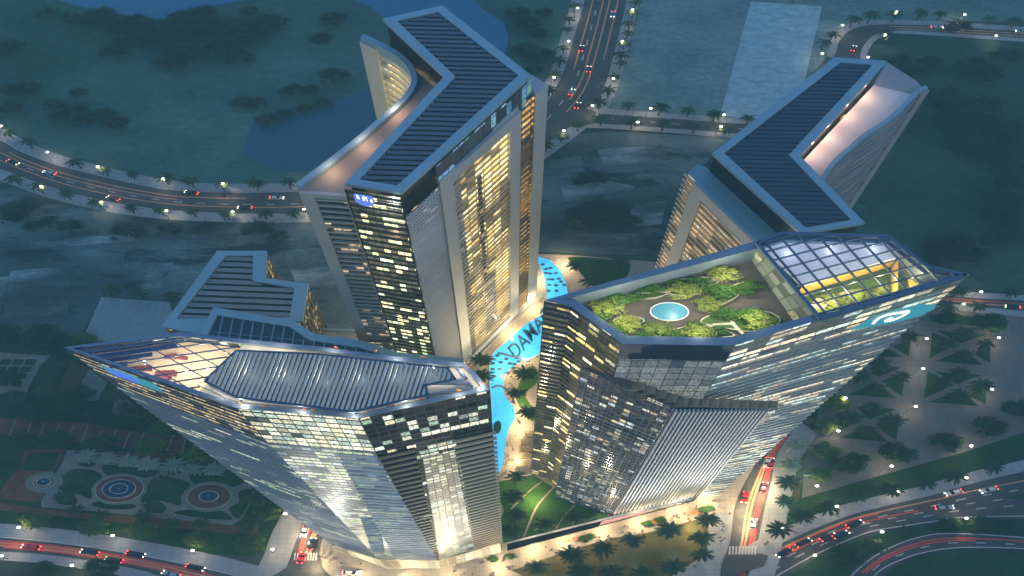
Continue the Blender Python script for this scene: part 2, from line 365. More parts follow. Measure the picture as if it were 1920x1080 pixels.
# ================================================================= main chevron tower (photo centre left)
ZR, ZT = 188.0, 175.0
R1 = UL([(717, 35), (833, 143), (647, 344), (752, 361), (996, 141), (829, 10)], ZR)
I1 = UL([(744, 39), (854, 143), (674, 336), (744, 348), (972, 141), (821, 22)], ZR)
t1 = thing('chevron_tower', 'tallest tower with chevron slatted roof, gold-lit louvred facade and curved west wing', 'tower', base_of(R1))
m = MB(); m.ring(ccw(R1), I1 if area2(R1) > 0 else I1[::-1], ZR-1.6, ZR); m.build('roof_frame', M['frame'], t1)
pen = inset(R1, .9)
m = MB(); m.prism(pen, ZT-3, ZR-1.7, 0); m.build('penthouse_wall', M['black'], t1)
m = MB(); slats(m, inset(I1, .1), math.radians(-2.0), 2.15, 1.35, ZR-1.5, ZR-.35); m.build('roof_slats', M['slat_dark'], t1)
NW, NO, SW, SE, EA, NN = R1
body = [NW, NO, SW, SE, EA, NN]
m = MB()
for a, b in ((NN, NW), (NW, NO), (NO, SW), (EA, NN)): vquad(a, b, 0, ZT-3).wall(m, 4, 8)
m.build('rear_wall', M['f_west'], t1)
qs = vquad(SW, SE, 0, ZR-1.8); m = MB(); qs.sub(0, 1, 1, 0, 0, 1, .95).wall(m, 8, 24); m.build('dark_glass_facade', M['f_dark'], t1)
m = MB()
for k in range(1, 46): m.bar(qs.at(0, k/46, 1.02), qs.at(1, k/46, 1.02), .16, .3, 0, up=(0, 0, 1))
for k in (0, 7): m.bar(qs.at(k/7, 0, 1.05), qs.at(k/7, 1, 1.05), .5, .3, 0, up=qs.nrm())
m.build('mullion', M['gap'], t1)
# lit sign high on the dark facade
sg = qs.sub(.12, .50, .50, .12, .962, .992, 1.25); m = MB()
pts = [(.04, .0), (.5, -.35), (.95, .05), (1, .6), (.92, 1), (.06, 1), (0, .5)]
m.face([sg.at(u, v) for u, v in pts]); s1 = m.build('facade_sign', M['bluescreen'], t1); s1['label'] = 'blue lit sign near the top of the dark glass'
m = MB()
for u, w, v0, v1 in ((.16, .06, .5, .9), (.25, .03, .45, .8), (.44, .035, .35, .8), (.50, .02, .35, .95), (.55, .05, .6, .8), (.62, .03, .35, .8), (.80, .09, .3, .62)):
    m.face([sg.at(u, v0, .12), sg.at(u+w, v0, .12), sg.at(u+w, v1, .12), sg.at(u, v1, .12)])
m.build('sign_letters', M['lettering'], s1)
qe = vquad(SE, EA, 0, ZT-2)
m = MB(); qe.wall(m, 10, 16); m.build('east_wall', M['f_blind'], t1)
m = MB(); qe.sub(0, .30, .30, 0).louvers(m, 88, .5, .55); m.build('silver_blinds', M['silver'], t1)
qc = vquad(SE, EA, ZT-2.2, ZR-1.8); m = MB(); qc.sub(.24, 1, 1, .24, 0, 1, .4).wall(m, 12, 2); m.build('clerestory', M['f_cler'], t1)
# projecting framed louvre screen
aL, aR = U(819, 338, 177), U(972, 204, 177)
pL, pR = proj(aL, SE, EA), proj(aR, SE, EA)
qa = vquad(aL, aR, 4, 177)
m = MB(); qa.wall(m, 10, 24); m.build('lit_facade', M['f_gold'], t1)
m = MB(); inner = qa.frame(m, 6.2, 6.2, 5.5, 5.0, 1.5)
m.prism([aL, aR, pR, pL], 177.05, 178.4); vquad(pL, aL, 4, 177).wall(m, 2, 6); vquad(aR, pR, 4, 177).wall(m, 2, 6)
m.build('screen_frame', M['conc'], t1)
m = MB(); inner.louvers(m, 46, .6, .85, base=.15); m.build('screen_louvers', M['champagne'], t1)
m = MB(); qa.sub(.44, .50, .50, .44, .06, .9, .6).wall(m, 1, 2); qa.sub(.50, .62, .62, .50, .06, .42, .62).wall(m, 1, 2); m.build('lift_shaft', M['f_west'], t1)
rq = vquad(pL, aL, 4, 176); m = MB(); rq.louvers(m, 60, .7, .8, base=.3); m.build('return_fins', M['conc2'], t1)
oL, oR = U(977, 200, 176), U(1004, 178, 176); qo = vquad(oL, oR, 3, 176)
m = MB(); qo.wall(m, 3, 20); m.build('amber_facade', M['f_orange'], t1)
m = MB(); qo.louvers(m, 46, .5, .7, base=.1); m.build('amber_louvers', M['bronze'], t1)
m = MB(); m.prism(UL([(1004, 178), (1028, 159), (997, 140), (986, 150)], 178), 0, 178); m.build('corner_pier', M['conc'], t1)
# west wing with curved parapet
C1 = UL(spline([(682, 74), (707, 86), (744, 106), (768, 126), (779, 147), (780, 163), (767, 187), (742, 212), (662, 281), (562, 357)], 6), ZT)
wS = U(650, 363, ZT)
m = MB(); m.face([(p.x, p.y, ZT) for p in ccw(C1+[wS, drop(SW, ZT), drop(NO, ZT), drop(NW, ZT)])]); m.build('wing_terrace', M['terrace'], t1)
def offcurve(c, d):
    out = []
    for i, p in enumerate(c):
        a, b = c[max(i-1, 0)], c[min(i+1, len(c)-1)]; t = Vector((b.x-a.x, b.y-a.y, 0)).normalized()
        out.append(p+Vector((t.y, -t.x, 0))*d)
    return out
def ribbon(m, c, d0, d1, z0, z1, mi=0):
    a, b = offcurve(c, d0), offcurve(c, d1)
    for i in range(len(c)-1):
        A, B, Cc, D = a[i], a[i+1], b[i+1], b[i]
        for f in ([(A, z1), (B, z1), (Cc, z1), (D, z1)], [(B, z0), (A, z0), (D, z0), (Cc, z0)], [(A, z0), (B, z0), (B, z1), (A, z1)], [(Cc, z0), (D, z0), (D, z1), (Cc, z1)]):
            m.face([(p.x, p.y, z) for p, z in f], mi)
    for A, D in ((a[0], b[0]), (b[-1], a[-1])): m.face([(A.x, A.y, z0), (D.x, D.y, z0), (D.x, D.y, z1), (A.x, A.y, z1)][::-1], mi)
sgn = 1 if (offcurve(C1, 1)[30]-C1[30]).x < 0 else -1      # outward = west
m = MB(); ribbon(m, C1, -.6*sgn, 1.6*sgn, ZT-2.5, ZT+2.6); m.build('curved_parapet', M['frame'], t1)
m = MB()
for i in range(len(C1)-1): vquad(C1[i], C1[i+1], 0, ZT-2).wall(m, 1, 6, u0=i*4)
m.build('curved_wall', M['f_gold'], t1)
k0, k1 = 7, 42; m = MB()
for z in range(6, int(ZT)-3, 4): ribbon(m, C1[k0:k1], .05*sgn, 1.7*sgn, z, z+1.0)
m.build('balconies', M['conc'], t1)
m = MB(); ribbon(m, C1[:8], -.1*sgn, 2.6*sgn, 0, ZT+1); m.build('end_pier', M['conc'], t1)
qw = vquad(C1[-1], wS, 0, ZT); m = MB(); qw.wall(m, 4, 16); m.build('wing_facade', M['f_west'], t1)
m = MB(); qf = qw.frame(m, 5.0, .3, 2.5, 2, 1.2); m.build('wing_frame', M['conc'], t1)
m = MB(); qf.louvers(m, 46, .7, .95, base=.1); m.build('wing_louvers', M['conc'], t1)
m = MB(); m.prism(inset(ccw([drop(p, 0) for p in (aL, aR, oR, U(1028, 159, 178), NN, NW, C1[0], C1[-1], wS, SE)]), -2.5), 0, 2.6); m.build('plinth', M['conc2'], t1)
# ================================================================= rear right chevron tower
Z2, Y2 = 153.0, 141.0
R2 = UL([(1336, 287), (1502, 437), (1622, 418), (1500, 292), (1664, 114), (1564, 107)], Z2)
I2 = UL([(1358, 287), (1511, 427), (1596, 412), (1479, 290), (1636, 121), (1576, 117)], Z2)
t2 = thing('sail_tower', 'chevron-roofed tower with navy slatted roof and pink-lit sail terrace at right', 'tower', base_of(R2))
m = MB(); m.ring(ccw(R2), I2 if area2(R2) > 0 else I2[::-1], Z2-1.6, Z2); m.build('roof_frame', M['frame'], t2)
m = MB(); m.prism(inset(R2, .9), Y2-3, Z2-1.7); m.build('penthouse_wall', M['black'], t2)
m = MB(); slats(m, inset(I2, .1), math.radians(-1.5), 2.1, 1.75, Z2-1.3, Z2-.5); m.build('roof_slats', M['slat_navy'], t2)
m = MB()
for k in range(6): vquad(R2[k], R2[(k+1) % 6], 0, Y2-3).wall(m, 4, 8)
m.build('tower_wall', M['f_west'], t2)
wl = UL([(1290, 324), (1419, 451), (1470, 444), (1324, 313), (1309, 308)], Y2)
m = MB(); m.face([(p.x, p.y, Y2) for p in ccw(wl)]); m.build('west_roof', M['frame'], t2)
q2 = vquad(wl[0], wl[1], 0, Y2-.02)
m = MB(); q2.wall(m, 10, 16); vquad(wl[1], wl[2], 0, Y2-.02).wall(m, 2, 8); vquad(wl[4], wl[0], 0, Y2-.02).wall(m, 2, 8); m.build('west_facade', M['f_t2'], t2)
m = MB(); q2.sub(.12, 1, 1, .12).frame(m, 6, 5, 6, 2, 1.5); m.build('west_frame', M['conc'], t2)
m = MB(); q2.sub(.17, .97, .97, .17).louvers(m, 38, .7, 1.0, base=.1, v1=.955); q2.sub(0, .118, .118, 0).louvers(m, 40, .7, 1.0, base=.1, over=1.2); m.build('west_louvers', M['champagne'], t2)
C2 = UL(spline([(1734, 166), (1713, 178), (1688, 204), (1657, 231), (1618, 256), (1594, 277), (1569, 298), (1553, 316), (1543, 331), (1530, 352)], 5), Y2)
m = MB(); m.face([(p.x, p.y, Y2-.6) for p in ccw(C2+[drop(R2[3], Y2), U(1639, 158, Y2), U(1713, 176, Y2)])]); m.build('sail_terrace', M['white'], t2)
sg2 = 1 if (offcurve(C2, 1)[20]-C2[20]).x > 0 else -1
m = MB(); ribbon(m, C2, -.6*sg2, 1.2*sg2, Y2-1.5, Y2+1.6); m.build('sail_parapet', M['frame'], t2)
m = MB()
for i in range(len(C2)-1): vquad(C2[i+1], C2[i], 0, Y2-1).wall(m, 1, 6, u0=i*4)
m.build('sail_wall', M['f_west'], t2)
m = MB()
for j, z in enumerate(range(5, int(Y2)-3, 4)): ribbon(m, C2[4:], .05*sg2, (2.2+.5*math.sin(j*1.7))*sg2, z, z+1.4)
m.build('sail_balconies', M['conc2'], t2)
m = MB(); ribbon(m, C2[:5], -.2*sg2, 2.4*sg2, 0, Y2+1); m.build('sail_pier', M['conc2'], t2)
m = MB(); m.prism(UL([(1639, 158), (1713, 176), (1734, 166), (1720, 150), (1664, 114)], Y2), 0, Y2-.7); m.build('sail_core', M['conc2'], t2)
# ================================================================= small chevron block and skylight podium (left)
Z5 = 60.0
R5 = UL([(303, 612), (372, 626), (567, 602), (578, 532), (498, 521), (500, 470), (407, 470)], Z5)
I5 = UL([(330, 598), (388, 598), (543, 594), (552, 540), (473, 526), (475, 479), (423, 479)], Z5)
t5 = thing('low_chevron_block', 'lower L-roofed block with thick blue roof border and widely spaced dark slats', 'building', base_of(R5))
m = MB(); m.ring(ccw(R5), I5 if area2(R5) > 0 else I5[::-1], Z5-1.8, Z5); m.build('roof_frame', M['frame'], t5)
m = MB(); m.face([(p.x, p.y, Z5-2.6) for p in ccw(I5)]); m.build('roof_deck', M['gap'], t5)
m = MB(); slats(m, inset(I5, .1), math.radians(-2.5), 3.3, 2.1, Z5-1.6, Z5-.9); m.build('roof_slats', paint('umber_slat', (.26, .26, .26), .5, .1, .25), t5)
m = MB()
b5 = inset(R5, .7)
for k in range(len(b5)): vquad(b5[k], b5[(k+1) % len(b5)], 0, Z5-1.9).wall(m, 5, 6, u0=k*31)
m.build('bronze_wall', M['f_brown'], t5)
m = MB()
for k in range(len(b5)):
    q = vquad(b5[k], b5[(k+1) % len(b5)], 0, Z5-2); n = max(2, int(q.w/3.2)); q.posts(m, n, .5, .5)
m.build('wall_fins', M['bronze'], t5)
ZP = 66.0
P5 = UL([(362, 650), (400, 576), (550, 600), (587, 625), (681, 639), (744, 660), (868, 672), (868, 760), (420, 760), (362, 700)], ZP)
pd = thing('skylight_podium', 'podium with blue-framed dark glass skylight between the front left tower and the tallest tower', 'building', base_of(P5))
ip = inset(P5, 3.6)
m = MB(); m.ring(ccw(P5), ip, ZP-1.5, ZP); m.build('roof_frame', M['frame'], pd)
m = MB(); m.face([(p.x, p.y, ZP-1.4) for p in ip]); m.build('skylight', M['glass_d'], pd)
m = MB(); slats(m, ip, math.radians(88), 5.0, .7, ZP-1.4, ZP-.4); slats(m, ip, math.radians(-6), 9, .35, ZP-1.4, ZP-.9); m.build('skylight_bars', M['rim'], pd)
m = MB(); m.prism(inset(P5, .5), 0, ZP-1.6, top=False); m.build('podium_wall', M['f_brown'], pd)
B6 = UL([(572, 612), (612, 617), (690, 620), (697, 652), (640, 660), (575, 640)], 18)
b6 = thing('entrance_annex', 'grey flat-roofed annex at the foot of the tallest tower', 'building', base_of(B6))
m = MB(); m.prism(B6, 0, 18); m.build('annex_wall', M['conc2'], b6)
m = MB(); m.ring(ccw(B6), inset(B6, 1.2), 18.02, 19.2); m.build('annex_parapet', M['frame'], b6)
# ================================================================= front left tower (glass prow)
Z3, B3, K3 = 225.0, 196.0, 9.0
px3 = [(121, 652), (444, 766), (672, 785), (919, 732), (889, 697), (872, 681), (730, 668), (600, 651), (458, 637), (339, 623)]
T3 = UL(px3, Z3); L3 = [drop(p, B3) for p in T3]; L3[0] = U(214, 722, B3); L3[9] = drop(T3[9], B3)
K = UL([(622, 1021), (708, 1047), (821, 1050), (938, 1017), (925, 1004), (915, 999), (830, 990), (760, 985), (690, 985), (640, 1000)], K3)
t3 = thing('prow_tower', 'front left tower with pointed glass prow and striped silver canopy roof', 'tower', base_of(K))
def face3(i, top): return Quad(L3[i], L3[i+1], T3[i+1], T3[i]) if top else Quad(K[i], K[i+1], L3[i+1], L3[i])
m = MB(); face3(0, 1).wall(m, 16, 6); m.build('gold_band_facade', M['f_goldband'], t3)
m = MB(); q = face3(0, 1); q.louvers(m, 8, .35, .5); m.build('band_ledges', M['bar'], t3)
q1 = face3(0, 0); m = MB(); q1.wall(m, 12, 24); m.build('lined_facade', M['f_low1'], t3)
m = MB(); q1.louvers(m, 52, .25, .6); m.build('facade_lines', M['conc'], t3)
m = MB(); face3(1, 1).wall(m, 12, 6); m.build('bright_facade', M['f_block'], t3)
q2_ = face3(1, 0); m = MB(); q2_.wall(m, 12, 24); m.build('silver_green_facade', M['f_low2'], t3)
m = MB(); q2_.sub(.30, 1, 1, .62, 0, .985, .05).louvers(m, 40, .5, 1.6); q2_.sub(.02, .22, .55, .3, .1, .5).louvers(m, 20, .4, .5); m.build('silver_louvers', M['silver'], t3)
m = MB(); face3(2, 1).wall(m, 12, 6); m.build('night_glass_facade', M['f_se'], t3)
q3_ = face3(2, 0); m = MB(); q3_.wall(m, 12, 24); m.build('southeast_facade', M['f_se'], t3)
m = MB(); q3_.sub(0, .02, .32, 0, 0, .985).louvers(m, 34, .5, 2.0); m.build('bronze_louvers', M['bronze'], t3)
m = MB(); q3_.sub(.03, .60, .66, .35, .0, .93, .35).wall(m, 8, 20); m.build('grid_facade', M['f_strip'], t3)
m = MB(); q3_.sub(.03, .60, .66, .35, .52, .535, .5).wall(m, 2, 1); q3_.sub(.03, .60, .66, .35, .22, .235, .5).wall(m, 2, 1); m.build('plant_band', M['black'], t3)
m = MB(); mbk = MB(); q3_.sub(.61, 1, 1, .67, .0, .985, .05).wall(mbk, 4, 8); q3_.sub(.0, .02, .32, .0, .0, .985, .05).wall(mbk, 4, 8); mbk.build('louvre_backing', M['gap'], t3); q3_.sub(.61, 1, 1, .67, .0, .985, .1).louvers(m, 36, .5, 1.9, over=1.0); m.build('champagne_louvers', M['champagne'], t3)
m = MB()
for i in range(3, 10):
    j = (i+1) % 10
    Quad(L3[i], L3[j], T3[j], T3[i]).wall(m, 3, 3); Quad(K[i], K[j], L3[j], L3[i]).wall(m, 3, 8)
m.build('rear_wall', M['f_se'], t3)
kb = UL([(624, 1030), (726, 1066), (825, 1067), (940, 1036), (930, 1015), (915, 1005), (830, 996), (760, 990), (690, 990), (640, 1005)], 0)
m = MB(); m.prism([drop(p, 0) for p in K], 0, 7.2, base=None, top=True) if False else None
for i in range(10):
    j = (i+1) % 10; Quad(kb[i], kb[j], drop(K[j], 6.6), drop(K[i], 6.6)).wall(m, 6, 2)
m.face([(p.x, p.y, 6.6) for p in K]); m.build('lobby_wall', facade('lobby_glass', 2.4*XS, 6.8, 1.3, [(1, .86, .55), (1, .92, .7)], .55, (.3, .27, .2), (.5, .45, .36), .08, .12, seed=21), t3)
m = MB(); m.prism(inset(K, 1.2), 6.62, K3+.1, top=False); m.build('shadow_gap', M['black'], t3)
# roof: rim, terrace floor, atrium glass, canopy
rim = inset(T3, 1.1)
m = MB(); m.ring(ccw(T3), rim, Z3-.6, Z3+.35); m.build('roof_rim', M['rim'], t3)
m = MB(); m.face([(p.x, p.y, Z3-1.4) for p in ccw(UL([(456, 638.5), (600, 652), (730, 669), (870, 682), (887, 698), (916, 731.5), (672, 783.5), (445, 765), (366, 735.5)], Z3))]); m.build('roof_terrace', M['deckfloor'], t3)
m = MB(); m.face([(p.x, p.y, Z3-5.5) for p in ccw(inset(T3, .3))]); m.build('lounge_floor', paint('warm_lounge_floor', (.66, .52, .36), .6, 0, .15, .3), t3)
at = UL([(125, 652), (339, 625), (456, 638), (366, 735), (239, 698)], Z3-.1)
m = MB(); m.face([(p.x, p.y, Z3-.15) for p in ccw(at)]); m.build('atrium_glass', M['glass'], t3)
def dirang(a, b, z): d = U(*b, z)-U(*a, z); return math.atan2(d.y, d.x)
m = MB()
slats(m, at, dirang((130, 655), (339, 625), Z3), 2.35, .30, Z3-.12, Z3+.2); slats(m, at, dirang((300, 640), (390, 690), Z3), 4.1, .26, Z3-.12, Z3+.15)
m.build('glazing_bars', M['bar'], t3)
tipz = UL([(128, 653), (335, 627), (352, 640), (215, 690)], Z3-.8); m = MB(); slats(m, tipz, dirang((130, 655), (339, 625), Z3), 1.55, 1.05, Z3-1.1, Z3-.7); m.build('prow_blinds', paint('violet_blind', (.05, .06, .16), .4, .2, .2), t3)
cn = UL([(443, 657), (597, 664), (839, 690), (854, 711), (796, 722), (803, 740), (661, 772), (444, 745), (383, 714)], Z3+2.5)
m = MB(); slats(m, cn, dirang((480, 740), (512, 660), Z3+2.5), 1.22, .62, Z3+2.1, Z3+2.6); m.build('canopy_slats', paint('ribbed_canopy', (.62, .60, .55), .75, 0, .12, .1), t3)
m = MB()
for a, b in zip(cn, cn[1:]+cn[:1]): m.bar(drop(a, Z3+2.3), drop(b, Z3+2.3), .5, .6)
for p in inset(cn, .3): m.bar(drop(p, Z3-1.3), drop(p, Z3+2.2), .35, .35)
for px in ([(839, 690), (852, 683), (875, 710), (854, 713)], [(797, 720), (880, 719), (886, 726), (803, 741)]):
    w = UL(px, Z3-.6)
    for a, b in zip(w, w[1:]+w[:1]): m.bar(a, b, .6, .6)
m.build('canopy_frame', M['bar'], t3)
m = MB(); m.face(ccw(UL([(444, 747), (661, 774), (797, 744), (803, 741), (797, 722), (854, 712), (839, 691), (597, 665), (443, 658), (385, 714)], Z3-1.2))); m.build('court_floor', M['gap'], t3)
m = MB(); w = UL([(505, 642), (600, 656), (730, 673), (868, 688), (905, 727), (672, 779), (446, 756), (372, 724)], Z3-1.3)
for a, b in zip(w, w[1:]): m.bar(a+Vector((0, 0, 1.1)), b+Vector((0, 0, 1.1)), .12, .12); m.bar(a+Vector((0, 0, .5)), b+Vector((0, 0, .5)), .08, .08)
m.build('handrail', M['bar'], t3)
m = MB(); q = Quad(U(196, 706, 218), U(300, 741, 218), U(296, 723, 224), U(188, 686, 224))
q = face3(0, 1).sub(.2, .52, .54, .2, .70, .97, .8); m.face([q.at(0, 0), q.at(1, 0), q.at(1, 1), q.at(0, 1)]); s3 = m.build('prow_sign', M['cyan'], t3); s3['label'] = 'teal and blue lit screen under the glass prow'
m = MB(); m.face([q.at(.1, .1, .15), q.at(.58, .12, .15), q.at(.58, .9, .15), q.at(.1, .9, .15)]); m.build('screen_centre', M['bluescreen'], s3)
# ================================================================= front right tower (garden roof)
Z4, G4 = 198.0, 190.0
px4 = [(1020, 563), (1070, 574), (1168, 645), (1377, 648), (1817, 515), (1737, 500), (1665, 443), (1467, 437), (1417, 452)]
T4 = UL(px4, Z4); K4 = [drop(p, 0) for p in T4]
K4[4] = U(1345, 929, 0); K4[5] = U(1352, 880, 0); K4[6] = U(1340, 840, 0); K4[7] = U(1250, 760, 0); K4[8] = drop(T4[8], 0)
t4 = thing('garden_tower', 'front right tower with planted roof garden, round pool and glass-roofed winter garden', 'tower', base_of(K4[:4]))
qq = lambda i: Quad(K4[i], K4[i+1], T4[i+1], T4[i])
m = MB(); qq(0).wall(m, 4, 24); qq(1).wall(m, 8, 24, u0=40); m.build('amber_facade', M['f_l'], t4)
m = MB(); qq(0).louvers(m, 54, .35, .5); qq(1).sub(0, .22, .22, 0).louvers(m, 54, .3, .5); m.build('facade_ledges', M['slat_dark'], t4)
qC = Quad(drop(T4[2], 40), drop(T4[3], 40), drop(T4[3], Z4), drop(T4[2], Z4))
m = MB(); qC.sub(0, 1, 1, 0, 0, .93).wall(m, 10, 16); m.build('pearl_facade', M['f_c'], t4)
m = MB(); qC.sub(0, 1, 1, 0, .93, 1, .1).wall(m, 4, 1); m.build('dark_fascia', M['slat_navy'], t4)
qR = qq(3); m = MB(); qR.wall(m, 24, 24); m.build('teal_facade', M['f_r'], t4)
m = MB(); qR.louvers(m, 52, .5, .75, v1=.93); m.build('teal_ledges', paint('pale_teal_metal', (.42, .46, .44), .6, .1, .15), t4)
m = MB()
for i in range(4, 9):
    j = (i+1) % 9; Quad(K4[i], K4[j], T4[j], T4[i]).wall(m, 4, 8)
m.build('rear_wall', M['f_se'], t4)
# projecting lower block: blue grid face and slanted silver louvres
a4, b4, c4 = U(1090, 689, 174), U(1264, 764, 166), U(1443, 764, 146)
d4, e4, f4 = U(1039, 933, 0), U(1145, 966, 0), U(1311, 929, 0)
qB, qL = Quad(d4, e4, b4, a4), Quad(e4, f4, c4, b4)
m = MB(); qB.wall(m, 10, 24); m.build('blue_grid_facade', M['f_blue'], t4)
m = MB(); qB.louvers(m, 44, .2, .3); qB.posts(m, 13, .25, .25); m.build('grid_bars', M['bar'], t4)
m = MB(); qL.wall(m, 6, 10); m.build('louvre_backing', M['gap'], t4)
m = MB()
for k in range(23):
    u = (k+.5)/23; m.bar(qL.at(u, 0, .9), qL.at(u, .995, .9), 1.3, .42, 0, up=None if False else qL.nrm(u, .5)) if False else m.bar(qL.at(u, 0, .7), qL.at(u, .995, .7), (.42+.28*(1-0)), .9, 0, up=qL.nrm(u, .5))
m.build('silver_fins', M['silver'], t4)
ia, ib, ic = U(1098, 687, 174), U(1288, 747, 166), U(1447, 757, 146)
m = MB(); m.face([a4, b4, ib, ia]); m.face([b4, c4, ic, ib]); Quad(drop(ia, 0), d4, a4, ia).wall(m, 2, 8); Quad(f4, drop(ic, 0), ic, c4).wall(m, 2, 8); m.build('block_roof', M['planter'], t4)
m = MB()
for k in range(14):
    t = .28+.72*k/13; p = (ia.lerp(ib, t*2) if t < .5 else ib.lerp(ic, t*2-1)).lerp(a4.lerp(b4, t*2) if t < .5 else b4.lerp(c4, t*2-1), .5)
    pts = [p+Vector((XS*1.35*math.cos(x*PI/6), 0, 1.3*math.sin(x*PI/6))) for x in range(7)]
    for x in range(6):
        A, B = pts[x], pts[x+1]; o = Vector((.5, 1.3, 0)); m.face([A-o, B-o, B+o, A+o])
    m.face([q-Vector((.5, 1.3, 0)) for q in pts]); m.face([q+Vector((.5, 1.3, 0)) for q in pts[::-1]])
m.build('roof_vaults', M['bronze'], t4)
# logo screen on the teal facade
def on_plane(q, px, py, off):
    o = Vector((0, 0, CAMH)); d = U(px, py, 0)-o; n = q.nrm(.7, .9); p0 = q.at(.7, .93); t = (p0-o).dot(n)/d.dot(n); return o+d*t+n*off
m = MB(); m.face([on_plane(qR, *p, 1.6) for p in [(1586, 611), (1622, 606), (1676, 597), (1722, 584), (1748, 571), (1750, 563), (1722, 562), (1672, 573), (1632, 586)]]); s4 = m.build('logo_screen', M['cyan'], t4); s4['label'] = 'teal leaf-shaped lit screen with pale emblem'
m = MB()
e = spline([(1632, 598), (1642, 588), (1660, 581), (1685, 577), (1698, 575), (1690, 582), (1672, 590), (1655, 593), (1668, 586)], 4)
for a, b in zip(e, e[1:]): m.bar(on_plane(qR, *a, 1.8), on_plane(qR, *b, 1.8), .9, .2, 0, up=qR.nrm())
m.build('emblem', M['emblem'], s4)
# roof edge, garden deck
rim4 = inset(T4, 2.6)
m = MB(); m.ring(ccw(T4), rim4, G4-.5, Z4); m.build('roof_parapet', M['rim'], t4)
m = MB(); m.face([(p.x, p.y, G4) for p in ccw(inset(T4, 1.5))]); m.build('garden_deck', M['planter'], t4)
i0, i8 = rim4[0], rim4[8]
if (i0-T4[0]).length > 30: i0, i8 = rim4[-1], rim4[-9]
m = MB(); nw = Quad(drop(i8, G4), drop(i0, G4), drop(i0, Z4-.8), drop(i8, Z4-.8)); nw.sub(0, 1, 1, 0, 0, 1, .15).wall(m, 6, 1)
for u in (.10, .33, .62, .80): m.bar(nw.at(u, 0, .7), nw.at(u, 1.0, .7), 2.6, 1.2, 0, up=nw.nrm())
m.build('pilaster_wall', M['conc'], t4)
gS = 4.571
def GZ(p, z): return UL(zz(p, gS, 1060, 480), z)
beds = [[(370, 340), (530, 310), (700, 255), (880, 235), (940, 270), (880, 330), (780, 370), (640, 380), (560, 375)],
        [(900, 210), (1000, 205), (1160, 190), (1300, 190), (1420, 180), (1300, 240), (1200, 300), (1090, 350), (950, 350), (870, 320)],
        [(1300, 310), (1400, 270), (1530, 230), (1620, 240), (1610, 290), (1500, 330), (1440, 380), (1330, 430), (1240, 465), (1150, 455), (1150, 400)],
        [(215, 430), (260, 370), (380, 360), (540, 370), (500, 440), (420, 480), (380, 545), (280, 535)],
        [(380, 600), (440, 540), (600, 530), (680, 560), (600, 610), (500, 640), (460, 700), (400, 650)],
        [(640, 710), (700, 640), (900, 640), (1080, 600), (1300, 620), (1450, 690), (1300, 715), (1000, 728), (700, 730)],
        [(1150, 575), (1220, 520), (1400, 490), (1700, 480), (1830, 540), (1800, 610), (1600, 660), (1420, 640), (1250, 610)]]
bc = [GZ(spline(b, 5, True), G4) for b in beds]
for b in bc:
    m = MB(); m.prism(b, G4+.05, G4+.7); o = m.build('planting_bed', M['lawn_roof'], t4)
    m = MB(); m.ring(ccw(b), inset(b, .35), G4+.06, G4+.95); m.build('kerb', M['path_pale'], o)
for p in ([(440, 332), (860, 305), (930, 255), (945, 265), (880, 325), (440, 345)], [(1200, 225), (1330, 190), (1420, 182), (1300, 220), (1200, 240)], [(1340, 350), (1430, 340), (1500, 290), (1525, 285), (1450, 350), (1370, 365)],
          [(1250, 590), (1410, 578), (1415, 520), (1445, 520), (1450, 590), (1530, 675), (1500, 678), (1420, 600), (1260, 602)]):
    m = MB(); m.face([(q.x, q.y, G4+.8) for q in ccw(GZ(p, G4))]); m.build('garden_path', M['path_pale'], t4)
pc = GZ([(890, 482)], G4)[0]; rp = (GZ([(1050, 482)], G4)[0]-pc).length
m = MB(); m.disc(pc, rp, rp*.53, G4+.05, G4+.35, 48); o = m.build('round_pool', M['pond'], t4)
f = lambda k: [Vector((pc.x+rp*k*math.cos(2*PI*i/48), pc.y+rp*.53*k*math.sin(2*PI*i/48), 0)) for i in range(48)]
m = MB(); m.ring(f(1.05), f(.985), G4+.05, G4+.6); m.build('pool_rim', M['white'], o)
# winter garden
at4 = UL([(1418, 455), (1467, 438), (1665, 444), (1737, 501), (1812, 516), (1538, 598)], Z4+1)
m = MB(); m.face([(p.x, p.y, Z4+.6) for p in ccw(at4)]); m.build('winter_garden_roof', M['glass'], t4)
m = MB(); slats(m, at4, dirang((1418, 455), (1538, 597), Z4), 5.2, .42, Z4+.65, Z4+1.4); slats(m, at4, dirang((1500, 580), (1780, 505), Z4), 3.4, .36, Z4+.65, Z4+1.3)
for a, b in zip(at4, at4[1:]+at4[:1]): m.bar(drop(a, Z4+1), drop(b, Z4+1), 1.1, 1.0)
m.build('glazing_bars', M['bar'], t4)
qg = Quad(U(1403, 480, G4), U(1490, 607, G4), drop(at4[5], Z4+.5), drop(at4[0], Z4+.5))
m = MB(); qg.wall(m, 8, 2); m.build('winter_garden_wall', facade('gold_grey_panes', 2.6*XS, 3.0, .9, [(1, .88, .45), (.9, .9, .7)], .5, (.14, .16, .13), (.05, .06, .06), .07, .08, seed=23, gvar=1.2), t4)
gl = UL([(1424, 464), (1470, 443), (1660, 448), (1712, 488), (1790, 515), (1530, 590)], G4-3)
m = MB(); m.face([(p.x, p.y, G4+.2) for p in ccw(UL([(1403, 480), (1470, 450), (1660, 455), (1735, 505), (1790, 520), (1500, 605)], G4))]); m.build('winter_garden_floor', M['lawn_roof'], t4)
w = UL([(1430, 464), (1474, 446), (1655, 450), (1687, 481), (1505, 536)], Z4-1.5)
m = MB(); m.prism(w, Z4-2.5, Z4-1.5, bottom=True); m.build('pavilion_roof', M['sheet'], t4)
m = MB(); vquad(w[4], w[3], G4+.2, Z4-2.6).wall(m, 6, 2); vquad(w[3], U(1690, 535, Z4), G4+.2, Z4-2.6).wall(m, 2, 2); m.build('pavilion_wall', M['goldwall'], t4)
